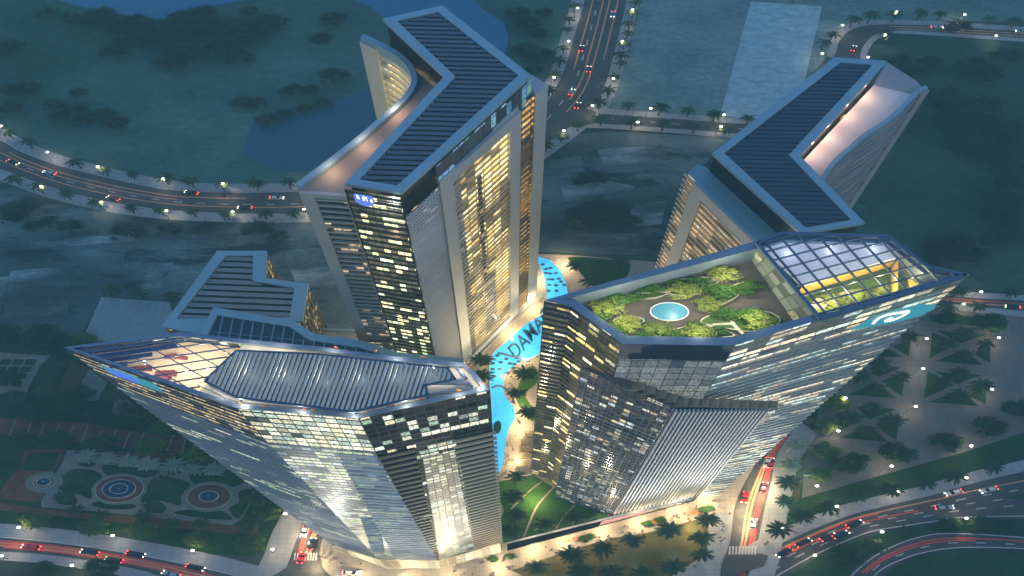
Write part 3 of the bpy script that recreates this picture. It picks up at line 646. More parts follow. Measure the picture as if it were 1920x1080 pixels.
m = MB(); m.prism(UL([(1690, 484), (1735, 506), (1770, 518), (1700, 545)], G4), G4+.25, G4+2.0); m.build('ochre_floor', M['goldwall'], t4)
for p in ([(1497, 600), (1530, 560), (1560, 565), (1520, 600)], [(1545, 560), (1590, 545), (1640, 540), (1600, 560)]):
    m = MB(); m.face([(q.x, q.y, G4+.5) for q in ccw(UL(p, G4))]); m.build('garden_path', M['path_pale'], t4)
# ================================================================= terrain, water, roads (lowest sheet first, each a few cm higher)
G = {}
G['base'] = ground_mat('dry_plain', (.030, .045, .038), (.10, .115, .10), .012, (.035, .05, .04), .004)
G['park'] = ground_mat('rough_parkland', (.06, .12, .11), (.11, .19, .16), .02, (.04, .08, .055), .006)  # far ground lightened towards teal: distance haze put into the colour
G['park_e'] = ground_mat('scrub_parkland', (.03, .06, .045), (.065, .11, .08), .02, (.035, .06, .045), .007)
G['lots'] = ground_mat('vacant_lots', (.035, .05, .055), (.26, .32, .31), .06, (.04, .06, .06), .03, stretch=(.5, 1, 1))
G['sandlot'] = ground_mat('sandy_lot', (.16, .24, .23), (.24, .32, .30), .03, (.09, .15, .14), .009)  # lighter teal sand, carrying the far haze in its own colour
G['pale'] = ground_mat('pale_concrete_lot', (.36, .50, .52), (.40, .54, .55), .02)
G['asphalt'] = ground_mat('asphalt', (.075, .073, .072), (.11, .105, .10), .05, (.09, .085, .08), .02, rough=.6)
G['pave'] = tile_mat('grey_flags', (.30, .31, .32), (.38, .39, .39), (.24, .25, .25), 2.4, 2.4, .8, .06)
G['plaza'] = tile_mat('beige_flags', (.36, .31, .25), (.46, .40, .32), (.28, .24, .19), 2.0, 2.0, .7, .07)
G['plaza_e'] = tile_mat('grey_plaza_flags', (.14, .13, .12), (.19, .175, .16), (.11, .10, .095), 3.0, 3.0, .6, .05)
G['olive'] = ground_mat('dry_lawn', (.085, .075, .025), (.14, .12, .045), .08)
G['lawn'] = ground_mat('green_lawn', (.03, .10, .012), (.06, .16, .025), .06)
G['lawn_d'] = ground_mat('dark_lawn', (.018, .055, .016), (.036, .085, .028), .06)
G['brick'] = ground_mat('red_brick_paving', (.17, .06, .04), (.24, .095, .06), .3)
G['path'] = ground_mat('garden_gravel_path', (.24, .22, .17), (.32, .29, .23), .15)
G['edge'] = ground_mat('ring_stone', (.20, .22, .15), (.26, .27, .19), .3)
G['lake'] = paint('lake_water', (.035, .095, .16), .12, 0, .15, .01)
G['river'] = paint('river_water', (.05, .17, .30), .12, 0, .15, .008)
lineW = paint('white_road_paint', (.62, .60, .56), .6, 0, .2, .3)
trailA = paint('amber_light_trail_paint', (.66, .30, .14), .6, 0, .2, .2)  # amber light trails of moving cars, put onto the road as paint
trailR = paint('red_light_trail_paint', (.80, .07, .05), .6, 0, .2, .2)  # red tail-light trails, likewise painted as coloured lines
S = lambda name, pts, z, m: struct(name, flat(UL(pts), z), m)
m = MB(); m.face([(-2600, -900, -.05), (2600, -900, -.05), (2600, 2300, -.05), (-2600, 2300, -.05)]); struct('ground', m, G['base'])
S('parkland', [(-500, -200), (1050, -200), (1075, 20), (1040, 130), (1000, 215), (800, 300), (560, 350), (415, 352), (250, 334), (100, 297), (30, 270), (-80, 200), (-500, 60)], .02, G['park'])
S('scrub_parkland', [(1640, 70), (1720, 64), (1830, 66), (2100, 80), (2200, 560), (1920, 552), (1700, 520), (1400, 470), (1480, 200), (1600, 105)], .02, G['park_e'])
for k, q in enumerate([[(0, 452), (240, 440), (262, 452), (0, 470)], [(20, 508), (130, 498), (128, 590), (5, 596)], [(150, 470), (235, 462), (232, 500), (150, 512)], [(280, 500), (325, 490), (300, 545), (262, 548)], [(360, 440), (450, 436), (440, 460), (362, 462)], [(535, 470), (600, 464), (612, 490), (540, 500)],
        [(545, 505), (622, 500), (630, 540), (560, 545)], [(0, 520), (18, 518), (0, 590)], [(600, 610), (660, 600), (664, 618), (606, 626)], [(1050, 350), (1140, 338), (1190, 350), (1170, 372), (1060, 378)], [(1120, 280), (1240, 272), (1260, 300), (1130, 310)], [(1030, 300), (1090, 292), (1095, 330), (1036, 335)], [(1180, 385), (1250, 375), (1240, 420), (1185, 425)], [(1060, 430), (1200, 440), (1195, 462), (1050, 455)]]):
    S('vacant_plot', q, .05, ground_mat('plot_soil' if k == 0 else 'plot_soil_%s' % 'bcdefghijklmno'[k], (.08, .10, .10), (.40-.08*(k % 3), .46-.08*(k % 3), .46-.08*(k % 3)), .05, (.06, .08, .075), .03, stretch=(.6, 1, 1)))
S('sandy_lot', [(1190, -60), (1500, -60), (1430, 260), (1110, 205), (1160, 110)], .02, G['sandlot'])
S('east_sand', [(1500, -60), (2000, -60), (2000, 40), (1800, 40), (1650, 40), (1570, 80), (1500, 170), (1450, 210)], .02, G['sandlot'])
S('vacant_lots', [(-300, 345), (0, 335), (120, 374), (245, 402), (420, 418), (600, 415), (640, 440), (700, 620), (560, 600), (420, 560), (290, 560), (190, 556), (150, 630), (-300, 620)], .03, G['lots'])
S('construction_lots', [(1010, 290), (1060, 255), (1140, 246), (1370, 258), (1300, 330), (1240, 480), (1010, 472)], .03, G['lots'])
S('pale_lot', [(1408, 3), (1541, 12), (1490, 232), (1350, 216)], .07, G['pale'])
S('lake', spline([(760, 150), (690, 168), (640, 184), (570, 200), (500, 214), (470, 240), (458, 275), (470, 297), (505, 315), (550, 322), (600, 317), (680, 300), (760, 260)], 6, True), .06, G['lake'])
S('river', [(40, -150), (90, -5), (150, 12), (200, 20), (245, 30), (300, 36), (340, 30), (400, 10), (480, -2), (600, -20), (690, 10), (720, 32), (760, 60), (850, 130), (900, 160), (945, 140), (948, 100), (953, 72), (945, 42), (905, 18), (890, 0), (860, -150)], .06, G['river'])
S('forecourt', [(190, 557), (317, 567), (345, 640), (153, 640)], .08, G['pave'])
# ---- roads: left edge, right edge (pixels)
PZ = [.20]
def road(name, e1, e2, zr=.10, lanes=(), pav1=0, pav2=0, n=60, mat=None):
    a = resample([drop(p, 0) for p in UL(spline(e1, 8))], n); b = resample([drop(p, 0) for p in UL(spline(e2, 8))], n)
    m = MB()
    for i in range(n-1): m.face([(p.x, p.y, zr) for p in (a[i], a[i+1], b[i+1], b[i])][::1 if area2([a[i], a[i+1], b[i+1], b[i]]) > 0 else -1])
    struct(name, m, mat or G['asphalt'])
    for side, w in ((0, pav1), (1, pav2)):
        if not w: continue
        c, o = (a, b) if side == 0 else (b, a); out = []
        for i in range(n):
            t = (c[min(i+1, n-1)]-c[max(i-1, 0)]).normalized(); nn = Vector((t.y, -t.x, 0))
            if nn.dot(o[i]-c[i]) > 0: nn = -nn
            out.append(c[i]+nn*w*(1+.45*abs(nn.x)))
        PZ[0] += .012; zp = PZ[0]; m = MB()
        for i in range(n-1):
            q = [c[i], c[i+1], out[i+1], out[i]]
            if area2(q) < 0: q = q[::-1]
            m.face([(p.x, p.y, zp) for p in q])
            m.face([(c[i].x, c[i].y, zp), (c[i+1].x, c[i+1].y, zp), (c[i+1].x, c[i+1].y, 0), (c[i].x, c[i].y, 0)])
        struct('pavement', m, G['pave'])
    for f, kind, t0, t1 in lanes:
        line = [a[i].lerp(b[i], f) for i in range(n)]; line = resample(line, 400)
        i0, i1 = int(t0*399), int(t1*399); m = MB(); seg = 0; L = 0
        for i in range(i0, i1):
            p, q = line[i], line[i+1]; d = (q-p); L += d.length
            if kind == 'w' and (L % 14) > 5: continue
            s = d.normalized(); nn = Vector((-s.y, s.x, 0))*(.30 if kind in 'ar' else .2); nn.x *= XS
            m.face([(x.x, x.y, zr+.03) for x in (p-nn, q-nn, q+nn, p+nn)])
        if m.v: struct('lane_or_trail_line', m, {'w': lineW, 'W': lineW, 'a': trailA, 'r': trailR}[kind])  # kinds a and r are painted light trails, w and W lane markings
    return a, b
RD = {}
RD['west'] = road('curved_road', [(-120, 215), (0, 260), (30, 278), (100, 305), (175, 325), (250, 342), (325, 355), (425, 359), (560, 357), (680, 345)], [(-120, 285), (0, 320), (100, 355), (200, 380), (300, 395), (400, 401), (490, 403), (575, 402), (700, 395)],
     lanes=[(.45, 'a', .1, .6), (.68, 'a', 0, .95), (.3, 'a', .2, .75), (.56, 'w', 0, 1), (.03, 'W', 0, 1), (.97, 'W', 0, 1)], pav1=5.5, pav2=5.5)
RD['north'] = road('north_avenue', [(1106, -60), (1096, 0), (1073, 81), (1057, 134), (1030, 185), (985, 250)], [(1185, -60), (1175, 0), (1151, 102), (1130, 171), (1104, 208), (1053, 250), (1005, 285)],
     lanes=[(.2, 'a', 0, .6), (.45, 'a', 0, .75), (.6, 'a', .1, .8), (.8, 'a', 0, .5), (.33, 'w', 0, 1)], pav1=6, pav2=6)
RD['lane'] = road('side_street', [(1100, 211), (1204, 219), (1346, 229), (1480, 240)], [(1090, 231), (1204, 237), (1367, 250), (1480, 258)], zr=.13, lanes=[(.5, 'w', 0, 1)], pav1=4, pav2=3.5, n=30)
RD['ne'] = road('northeast_road', [(1566, 110), (1575, 75), (1605, 52), (1655, 46), (1740, 48), (1830, 53), (1990, 64)], [(1612, 110), (1618, 88), (1640, 66), (1680, 58), (1740, 60), (1830, 66), (1990, 78)],
     lanes=[(.35, 'a', .3, 1), (.7, 'a', .3, 1)], pav1=4, pav2=3)
RD['east'] = road('east_road', [(1730, 545), (1790, 556), (1920, 564), (2000, 570)], [(1730, 560), (1790, 571), (1920, 584), (2000, 592)], lanes=[(.3, 'r', 0, 1), (.6, 'a', 0, 1)], pav1=3.5, pav2=3.5, n=24)
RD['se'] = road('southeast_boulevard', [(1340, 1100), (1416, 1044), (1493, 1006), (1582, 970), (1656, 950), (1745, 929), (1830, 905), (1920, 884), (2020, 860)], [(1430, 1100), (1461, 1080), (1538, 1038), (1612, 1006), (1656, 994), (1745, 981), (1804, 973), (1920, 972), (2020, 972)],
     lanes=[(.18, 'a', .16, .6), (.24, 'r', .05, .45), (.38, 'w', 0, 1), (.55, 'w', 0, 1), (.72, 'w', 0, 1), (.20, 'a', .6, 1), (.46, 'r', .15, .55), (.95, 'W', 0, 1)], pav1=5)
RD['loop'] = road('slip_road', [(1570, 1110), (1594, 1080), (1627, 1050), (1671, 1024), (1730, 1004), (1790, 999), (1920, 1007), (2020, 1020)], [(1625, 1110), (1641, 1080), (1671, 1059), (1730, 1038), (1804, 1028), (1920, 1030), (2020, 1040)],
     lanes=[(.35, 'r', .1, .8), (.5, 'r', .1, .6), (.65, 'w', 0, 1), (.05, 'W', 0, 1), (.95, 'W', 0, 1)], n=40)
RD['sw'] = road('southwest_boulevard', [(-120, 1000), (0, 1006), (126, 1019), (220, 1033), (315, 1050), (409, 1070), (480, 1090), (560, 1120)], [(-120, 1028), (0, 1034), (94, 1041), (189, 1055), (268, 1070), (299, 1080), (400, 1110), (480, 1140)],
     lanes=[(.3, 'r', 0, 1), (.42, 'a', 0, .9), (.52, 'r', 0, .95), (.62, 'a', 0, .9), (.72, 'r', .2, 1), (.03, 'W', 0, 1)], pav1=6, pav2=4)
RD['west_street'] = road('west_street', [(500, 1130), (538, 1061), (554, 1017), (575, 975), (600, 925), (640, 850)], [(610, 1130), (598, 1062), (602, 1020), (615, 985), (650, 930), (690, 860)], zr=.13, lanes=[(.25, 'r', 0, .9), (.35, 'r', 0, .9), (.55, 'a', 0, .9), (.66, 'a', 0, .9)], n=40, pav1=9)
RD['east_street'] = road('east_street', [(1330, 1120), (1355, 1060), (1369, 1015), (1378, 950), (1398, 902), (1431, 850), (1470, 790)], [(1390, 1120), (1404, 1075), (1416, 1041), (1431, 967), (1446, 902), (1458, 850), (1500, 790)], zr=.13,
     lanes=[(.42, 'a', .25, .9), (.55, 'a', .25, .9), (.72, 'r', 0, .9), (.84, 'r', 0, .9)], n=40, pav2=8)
for pts in ([(1084, 203), (1108, 205), (1118, 212), (1112, 233), (1072, 240), (1060, 225)], [(535, 1066), (556, 1040), (600, 1042), (604, 1064), (640, 1100), (480, 1100)], [(1352, 1060), (1362, 1036), (1424, 1038), (1440, 1042), (1432, 1062), (1350, 1085)], [(1572, 118), (1560, 112), (1566, 100), (1612, 108), (1610, 116)]):
    S('road_junction', pts, .62 if False else .47, G['asphalt'])
m = MB()
for x in range(1367, 1420, 6): m.face([(p.x, p.y, .52) for p in ccw(UL([(x, 1024), (x+3.2, 1024.3), (x+1.8, 1040.5), (x-1.4, 1040)]))])
for x in range(553, 594, 5): m.face([(p.x, p.y, .52) for p in ccw(UL([(x, 1037), (x+2.6, 1037), (x+.6, 1051), (x-2, 1051)]))])
for k in range(4): m.face([(p.x, p.y, .24) for p in ccw(UL([(628, 1067+k*3.6), (650, 1067.6+k*3.6), (650, 1069.4+k*3.6), (627, 1068.8+k*3.6)]))])
struct('crosswalk', m, lineW)
S('median_lawn', [(1530, 1046), (1612, 1012), (1656, 1000), (1745, 986), (1804, 978), (1930, 978), (1930, 1003), (1790, 996), (1728, 1001), (1668, 1021), (1620, 1049), (1585, 1085), (1470, 1088)], .06, G['lawn_d'])
S('traffic_island', [(1883, 933), (1990, 916), (1990, 946)], .16, G['lawn_d'])
S('loop_lawn', [(1645, 1090), (1676, 1062), (1732, 1042), (1804, 1033), (2000, 1040), (2000, 1100)], .06, G['lawn_d'])
# ---- east plaza
S('plaza_east', [(1460, 700), (1560, 560), (1730, 562), (1800, 578), (1920, 588), (2040, 600), (2040, 800), (1920, 811), (1800, 850), (1700, 878), (1600, 906), (1500, 935), (1430, 960), (1450, 850)], .05, G['plaza_e'])
S('verge', [(2040, 775), (1920, 811), (1800, 850), (1700, 878), (1600, 906), (1503, 934), (1508, 870), (1535, 770), (1520, 765), (1470, 840), (1452, 920), (1442, 1012), (1500, 990), (1582, 962), (1656, 943), (1745, 922), (1920, 876), (2040, 850)], .08, G['lawn_d'])
S('olive_verge', [(1480, 800), (1526, 782), (1508, 870), (1498, 936), (1470, 960), (1446, 1008), (1455, 920), (1466, 850)], .10, G['olive'])
tri = [[(863, 250), (935, 280), (1000, 315), (850, 395)], [(890, 240), (1170, 262), (1020, 312)], [(1190, 290), (1190, 425), (1100, 372)], [(880, 412), (1040, 345), (1150, 435)],
       [(840, 470), (900, 500), (985, 545), (815, 622)], [(880, 470), (1145, 490), (1005, 540)], [(1165, 510), (1165, 655), (1070, 605)], [(845, 642), (1020, 570), (1125, 665)],
       [(640, 330), (745, 290), (730, 385)], [(590, 350), (620, 345), (700, 390), (560, 388)], [(520, 470), (600, 440), (690, 448), (560, 500)], [(580, 525), (710, 470), (695, 612)], [(390, 600), (530, 540), (590, 560), (660, 622)],
       [(440, 670), (500, 660), (660, 682), (510, 740)], [(540, 765), (680, 705), (660, 862)], [(345, 842), (490, 785), (550, 805), (612, 866)], [(850, 150), (1100, 160), (1270, 150), (1290, 200), (1110, 215), (880, 190)], [(330, 700), (380, 690), (460, 745), (350, 800)]]
for t in tri: S('lawn_patch', zz(t, 3, 1460, 540), .12, G['lawn_d'])
# ---- front plazas, park and pool terraces
S('plaza_south', [(530, 1130), (600, 1062), (598, 1015), (625, 995), (720, 1000), (940, 985), (990, 860), (1000, 780), (1340, 880), (1440, 850), (1398, 902), (1378, 950), (1369, 1015), (1355, 1060), (1330, 1130)], .04, G['plaza'])
S('dry_lawn', [(960, 1070), (1060, 1034), (1150, 1008), (1210, 1000), (1290, 978), (1331, 968), (1322, 1040), (1250, 1085), (1120, 1110), (1020, 1100)], .09, G['olive'])
S('street_pavement', [(1335, 962), (1372, 962), (1366, 1020), (1350, 1060), (1315, 1090), (1230, 1095), (1326, 1042)], .14, G['pave'])
S('park_lawn', [(905, 915), (935, 903), (1000, 890), (1045, 918), (1142, 964), (1128, 975), (1040, 996), (955, 1018), (900, 1020)], .10, G['lawn'])
for c, w in (([(1016, 902), (988, 925), (955, 958)], 3.2), ([(1040, 912), (1010, 945), (995, 975), (982, 1008)], 4), ([(1085, 940), (1060, 965), (1042, 992)], 3), ([(1128, 962), (1104, 975)], 2)):
    a, b = [(x-w/2, y) for x, y in spline(c, 6)], [(x+w/2, y) for x, y in spline(c, 6)]; S('park_path', a+b[::-1], .15, G['path'] if w < 3 else G['plaza'])
S('sand_circle', [(930+14*math.cos(a*PI/12), 957+17*math.sin(a*PI/12)) for a in range(24)], .15, G['plaza'])
S('pool_terrace', [(820, 700), (880, 650), (1000, 560), (1006, 476), (1070, 478), (1240, 492), (1200, 600), (1100, 660), (1010, 890), (935, 905), (905, 900), (900, 760)], .08, G['plaza'])
S('park_lawn', spline([(1068, 482), (1150, 488), (1180, 500), (1165, 530), (1120, 540), (1095, 520), (1080, 500)], 5, True), .12, G['lawn_d'])
S('park_lawn', spline([(985, 692), (1003, 688), (1008, 715), (985, 740), (1000, 765), (1010, 790), (985, 780), (968, 745), (975, 715)], 5, True), .12, G['lawn'])
poolL = [(1003, 480), (1018, 515), (1024, 550), (1020, 585), (985, 608), (950, 640), (925, 662), (918, 685), (918, 720), (920, 750), (922, 800), (924, 850), (922, 900)]
poolR = [(1032, 488), (1052, 510), (1064, 545), (1062, 585), (1048, 625), (1010, 665), (978, 680), (955, 695), (945, 715), (947, 740), (964, 765), (966, 785), (955, 805), (947, 840), (944, 870), (930, 895)]
pl = UL(spline(poolL, 5)+spline(poolR, 5)[::-1])
wat = NT('self_lit_pool_water'); w_ = wat.world((1/XS, 1, 1)); rip = wat.noise(.7, 6, w_, .7); big = wat.noise(.022, 2, w_)
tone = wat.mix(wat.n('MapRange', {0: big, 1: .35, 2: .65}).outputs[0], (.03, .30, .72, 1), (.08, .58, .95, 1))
b_ = wat.bsdf(Base_Color=(.03, .2, .35, 1), Roughness=.12); wat.put(b_.inputs['Emission Color'], tone); wat.put(b_.inputs['Emission Strength'], wat.m('MULTIPLY_ADD', rip, .30, .02)); wat.mat.cycles.emission_sampling = 'NONE'  # underwater lamp glow and caustic ripples put into the water's own emission
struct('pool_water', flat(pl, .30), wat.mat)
m = MB(); m.ring(ccw(pl), inset(pl, -.7), 0, .6) if False else None
for a, b in zip(pl, pl[1:]): m.bar(drop(a, .3), drop(b, .3), .5, .5)
struct('pool_kerb', m, M['path_pale'])
stone = MB(); stone.disc((0, 0), .72*XS, .72, 0, .35, 14); stm = stone.mesh('stepping_stone', paint('dark_stone', (.03, .06, .12), .5))
sp_ = zz([(170, 485), (185, 515), (210, 500), (225, 520), (150, 545), (180, 545), (155, 577), (265, 510), (245, 523), (240, 540), (212, 560), (150, 520)], 2.346, 860, 460)+zz([(370, 85), (405, 100), (385, 122), (402, 125), (428, 122), (395, 150), (412, 150), (440, 147), (398, 173), (428, 175), (465, 175), (395, 200), (430, 200), (385, 105), (450, 160)], 2.346, 860, 460)
def stamp(me, name, loc, label, cat, group, sc=1.0):
    o = bpy.data.objects.new(name, me); COL.objects.link(o); o.location = loc; o.scale = (sc, sc, sc); return tag(o, label, cat, group)
south = [p for p in sp_ if p[1] > 600]; north = [p for p in sp_ if p[1] <= 600]
for lst, where in ((south, 'south end of the pool by the dark lettering'), (north, 'north end of the blue pool beside the tallest tower')):
    for p in lst: stamp(stm, 'stepping_stone', U(*p, .31), 'dark round stone disc at the '+where, 'stepping stone', 'round stones at the '+where)
m = MB()
for a, b in (((933, 661), (992, 676)), ): m.bar(U(*a, .6), U(*b, .6), 1.0, .5)
tag(m.build('pool_weir', M['bar']), 'thin dark weir bar across the pool beside the lettering', 'weir')
m = MB(); arc = UL(spline([(922, 727), (935, 723), (950, 730), (960, 742), (965, 757)], 6), .5)
for a, b in zip(arc, arc[1:]): m.bar(a, b, .8, .5)
tag(m.build('pool_weir', M['bar']), 'thin curved weir line across the lower pool bend', 'weir')
m = MB(); m.prism(UL(spline([(926, 795), (936, 790), (940, 800), (936, 812), (926, 812)], 5, True)), .2, .7); struct('planted_island', m, G['lawn_d'])
# lettering laid on the pool floor
fc = bpy.data.curves.new('lettering', 'FONT'); fc.body = 'DAMAC'; fc.size = 1; fc.extrude = .01; fc.offset = .012
fo = bpy.data.objects.new('lettering', fc); COL.objects.link(fo); bpy.context.view_layer.update()
fm = bpy.data.meshes.new_from_object(fo.evaluated_get(bpy.context.evaluated_depsgraph_get())); bpy.data.objects.remove(fo)
o0, ex, ey = U(966, 676, .40), U(1036, 596, .40), U(952, 657, .40)
ax, ay = (ex-o0)/3.45, (ey-o0)/.74*1.25
for v in fm.vertices:
    p = o0+ax*v.co.x+ay*v.co.y; v.co = (p.x, p.y, .36+v.co.z*2)
fm.materials.clear(); fm.materials.append(paint('navy_mosaic', (.012, .06, .14), .4)); fo = bpy.data.objects.new('pool_lettering', fm); COL.objects.link(fo)
tag(fo, 'large dark capital letters inlaid in the bright blue pool', 'lettering')
# ---- southwest garden
g = lambda p: zz(p, 3.177, 0, 740)
S('garden_ground', [(-60, 640), (150, 640), (260, 650), (420, 760), (640, 900), (575, 975), (545, 1010), (470, 1040), (400, 1040), (250, 1005), (126, 988), (0, 978), (-100, 970)], .03, G['lawn_d'])
S('garden_path', g([(430, 330), (530, 400), (700, 380), (1000, 430), (1300, 470), (1480, 520), (1520, 590), (1440, 740), (1380, 780), (1280, 770), (1000, 740), (600, 700), (250, 670), (240, 600), (330, 470)]), .06, G['path'])
S('brick_terrace', g([(90, 450), (150, 330), (400, 320), (310, 470), (340, 480), (240, 640), (0, 625), (0, 580)]), .08, G['brick'])
S('lawn_patch', g([(175, 345), (355, 345), (310, 455), (125, 450)]), .11, G['lawn_d'])
S('path_strip', g([(400, 330), (450, 330), (420, 470), (340, 490)]), .10, G['path'])
for p in ([(365, 490), (450, 445), (570, 455), (610, 495), (560, 540), (550, 600), (530, 620), (460, 590), (380, 580), (340, 540)], [(615, 420), (780, 430), (950, 455), (870, 495), (760, 470), (640, 480)], [(885, 530), (960, 500), (1090, 510), (1140, 545), (1080, 600), (1075, 660), (940, 630), (840, 640)],
          [(1130, 465), (1280, 480), (1440, 495), (1440, 530), (1370, 550), (1270, 520), (1170, 545)], [(1420, 580), (1510, 570), (1430, 735), (1360, 680), (1425, 640)], [(1035, 705), (1130, 685), (1310, 690), (1380, 745), (1200, 735)], [(550, 660), (580, 635), (690, 650), (800, 655), (790, 680), (650, 682)],
          [(320, 600), (400, 580), (460, 620), (440, 655), (350, 650)], [(880, 640), (950, 640), (990, 670), (960, 705), (870, 695)], [(470, 405), (570, 405), (540, 430), (480, 425)], [(995, 448), (1090, 455), (1050, 475), (1005, 470)]):
    S('lawn_patch', spline(g(p), 4, True), .11, G['lawn'] if False else G['lawn_d'])
S('brick_strip', g([(450, 335), (1050, 345), (1030, 410), (700, 395), (440, 350)]), .085, G['brick']); S('brick_strip', g([(0, 640), (300, 690), (900, 730), (1400, 780), (1540, 770), (1530, 830), (1300, 820), (700, 760), (0, 690)]), .085, G['brick'])
S('parking_strip', g([(-40, 135), (520, 170), (760, 215), (1120, 250), (1080, 345), (720, 310), (480, 285), (200, 240), (-40, 240)]), .07, G['brick'])
m = MB()
for x, y in ((90, 150), (180, 170), (265, 170), (350, 170), (435, 180), (520, 185), (605, 205), (690, 210), (770, 225), (855, 220), (940, 240), (1030, 240), (1105, 265)):
    m.face([(p.x, p.y, .13) for p in ccw(UL(g([(x, y), (x+9, y), (x-30, y+95), (x-40, y+95)])))])
struct('bay_line', m, G['path'])
S('plaza_path', zz([(-20, 320), (300, 340), (240, 400), (150, 570), (140, 620), (-20, 560)], 3.176, 0, 560), .06, G['path'])
for r in range(4):
    for c in range(3):
        x, y = 10+c*75-r*28, 360+r*42; S('lawn_patch', zz([(x, y), (x+62, y+2), (x+46, y+36), (x-18, y+34)], 3.176, 0, 560), .1, G['lawn_d'])
S('path_strip', zz([(530, 415), (640, 500), (580, 610), (440, 600)], 3.176, 0, 560), .08, G['path']); S('path_strip', zz([(700, 540), (800, 640), (780, 690), (660, 690)], 3.176, 0, 560), .08, G['path'])
S('olive_strip', zz([(430, 360), (530, 410), (440, 600), (320, 590)], 3.176, 0, 560), .08, G['olive'])
fw = paint('fountain_water', (.02, .05, .10), .1, 0, .3, .3)
for (cx, cy), rs, lab in (((224, 917), (9.3, 9.8, 14.0, 16.2, 5.0), 'largest round fountain with a double white ring in the garden'), ((392, 931), (5.2, 5.8, 12.6, 15.6, 0), 'round blue fountain on a wide red disc, nearest the front left tower'), ((83, 904), (4.0, 4.6, 6.2, 11.0, 0), 'smallest round fountain beside the brick terrace')):
    c = U(cx, cy); k = .49
    m = MB(); m.annulus(c, rs[2]*k, rs[3]*k, .0, .16); struct('ring_path', m, G['edge'])
    m = MB(); m.annulus(c, rs[1]*k, rs[2]*k, .0, .19); struct('brick_ring', m, G['brick'])
    t = thing('fountain', lab, 'fountain', (c.x, c.y, 0), 'fountains in the southwest garden')
    m = MB(); m.annulus(c, rs[0]*k, rs[1]*k, 0, .9); m.annulus(c, rs[2]*k-.1, rs[2]*k+.15, 0, .3); m.build('rim', M['path_pale'], t)
    m = MB(); m.disc(c, rs[0]*k*XS, rs[0]*k, .2, .55, 48); m.build('water', fw, t)
    m = MB(); m.disc(c, .3*XS, .3, .5, 1.5, 12); m.build('nozzle', M['rim'], t)
    if rs[4]: m = MB(); m.annulus(c, rs[4]*k, rs[4]*k+.25, .3, 1.0); m.build('inner_ring', M['path_pale'], t)
# ================================================================= palms, trees, lamps (built once, then copied object by object)
rnd = random.Random(11)
def leaf_mat(name, a, b, rough=.6, emit=None):
    t = NT(name); f = t.noise(.9, 3); r = t.n('ObjectInfo').outputs['Random']
    c = t.mix(t.m('MULTIPLY_ADD', r, .5, t.m('MULTIPLY', f, .6)), a, b)
    t.bsdf(Base_Color=c, Roughness=rough, Specular_IOR_Level=.25); return t.mat
M['bark'] = paint('bark', (.10, .075, .05), .9, 0, .3, .8)
M['palm'] = leaf_mat('palm_frond', (.022, .045, .014), (.05, .085, .03))
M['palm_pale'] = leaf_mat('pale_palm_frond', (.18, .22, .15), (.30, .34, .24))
M['leaf'] = leaf_mat('tree_leaf', (.018, .045, .012), (.04, .085, .02))
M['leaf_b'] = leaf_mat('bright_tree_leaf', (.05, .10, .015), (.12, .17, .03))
M['leaf_far'] = leaf_mat('far_tree_leaf', (.016, .03, .018), (.035, .055, .03))
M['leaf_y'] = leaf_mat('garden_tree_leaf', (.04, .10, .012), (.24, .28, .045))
M['leaf_s'] = leaf_mat('shrub_leaf', (.03, .10, .012), (.06, .15, .02))
def palm_mesh(seed, mat, nf=19, R=3.9, h=7.0):
    r = random.Random(seed); c, t = MB(), MB()
    lean = (r.uniform(-.4, .4), r.uniform(-.4, .4))
    t.tube([(0, 0, 0), (lean[0]*.4, lean[1]*.4, h*.5), (lean[0], lean[1], h)], [.34, .26, .24], 7)
    for k in range(nf):
        a = 2*PI*k/nf+r.uniform(-.15, .15); L = R*r.uniform(.82, 1.1); up = r.uniform(.25, .95) if k % 2 else r.uniform(-.1, .5); p = []
        for i in range(8):
            s = i/7; rad = L*s*(1-.12*s); z = h+up*L*.55*s*2-1.5*L*.42*s*s*(1.1)
            p.append(Vector((lean[0]+rad*math.cos(a), lean[1]+rad*math.sin(a), z)))
        for i in range(7):
            d = (p[i+1]-p[i]).normalized(); sd = Vector((-math.sin(a), math.cos(a), 0)); n = 3
            for j in range(n):
                q = p[i].lerp(p[i+1], j/n); s = (i+j/n)/7; w = R*.15*math.sin(PI*min(.95, .14+s*.80))
                for g_ in (-1, 1):
                    tip = q+sd*(g_*w)+d*w*.6-Vector((0, 0, w*.35)); c.face([q-d*.13, q+d*.14, tip])
    for k in range(5):
        a = r.uniform(0, 6.28); c.face([(lean[0], lean[1], h), (lean[0]+.7*math.cos(a), lean[1]+.7*math.sin(a), h-1.2), (lean[0]+.7*math.cos(a+.5), lean[1]+.7*math.sin(a+.5), h-1.1)])
    return t.mesh('trunk', M['bark']), c.mesh('crown', mat)
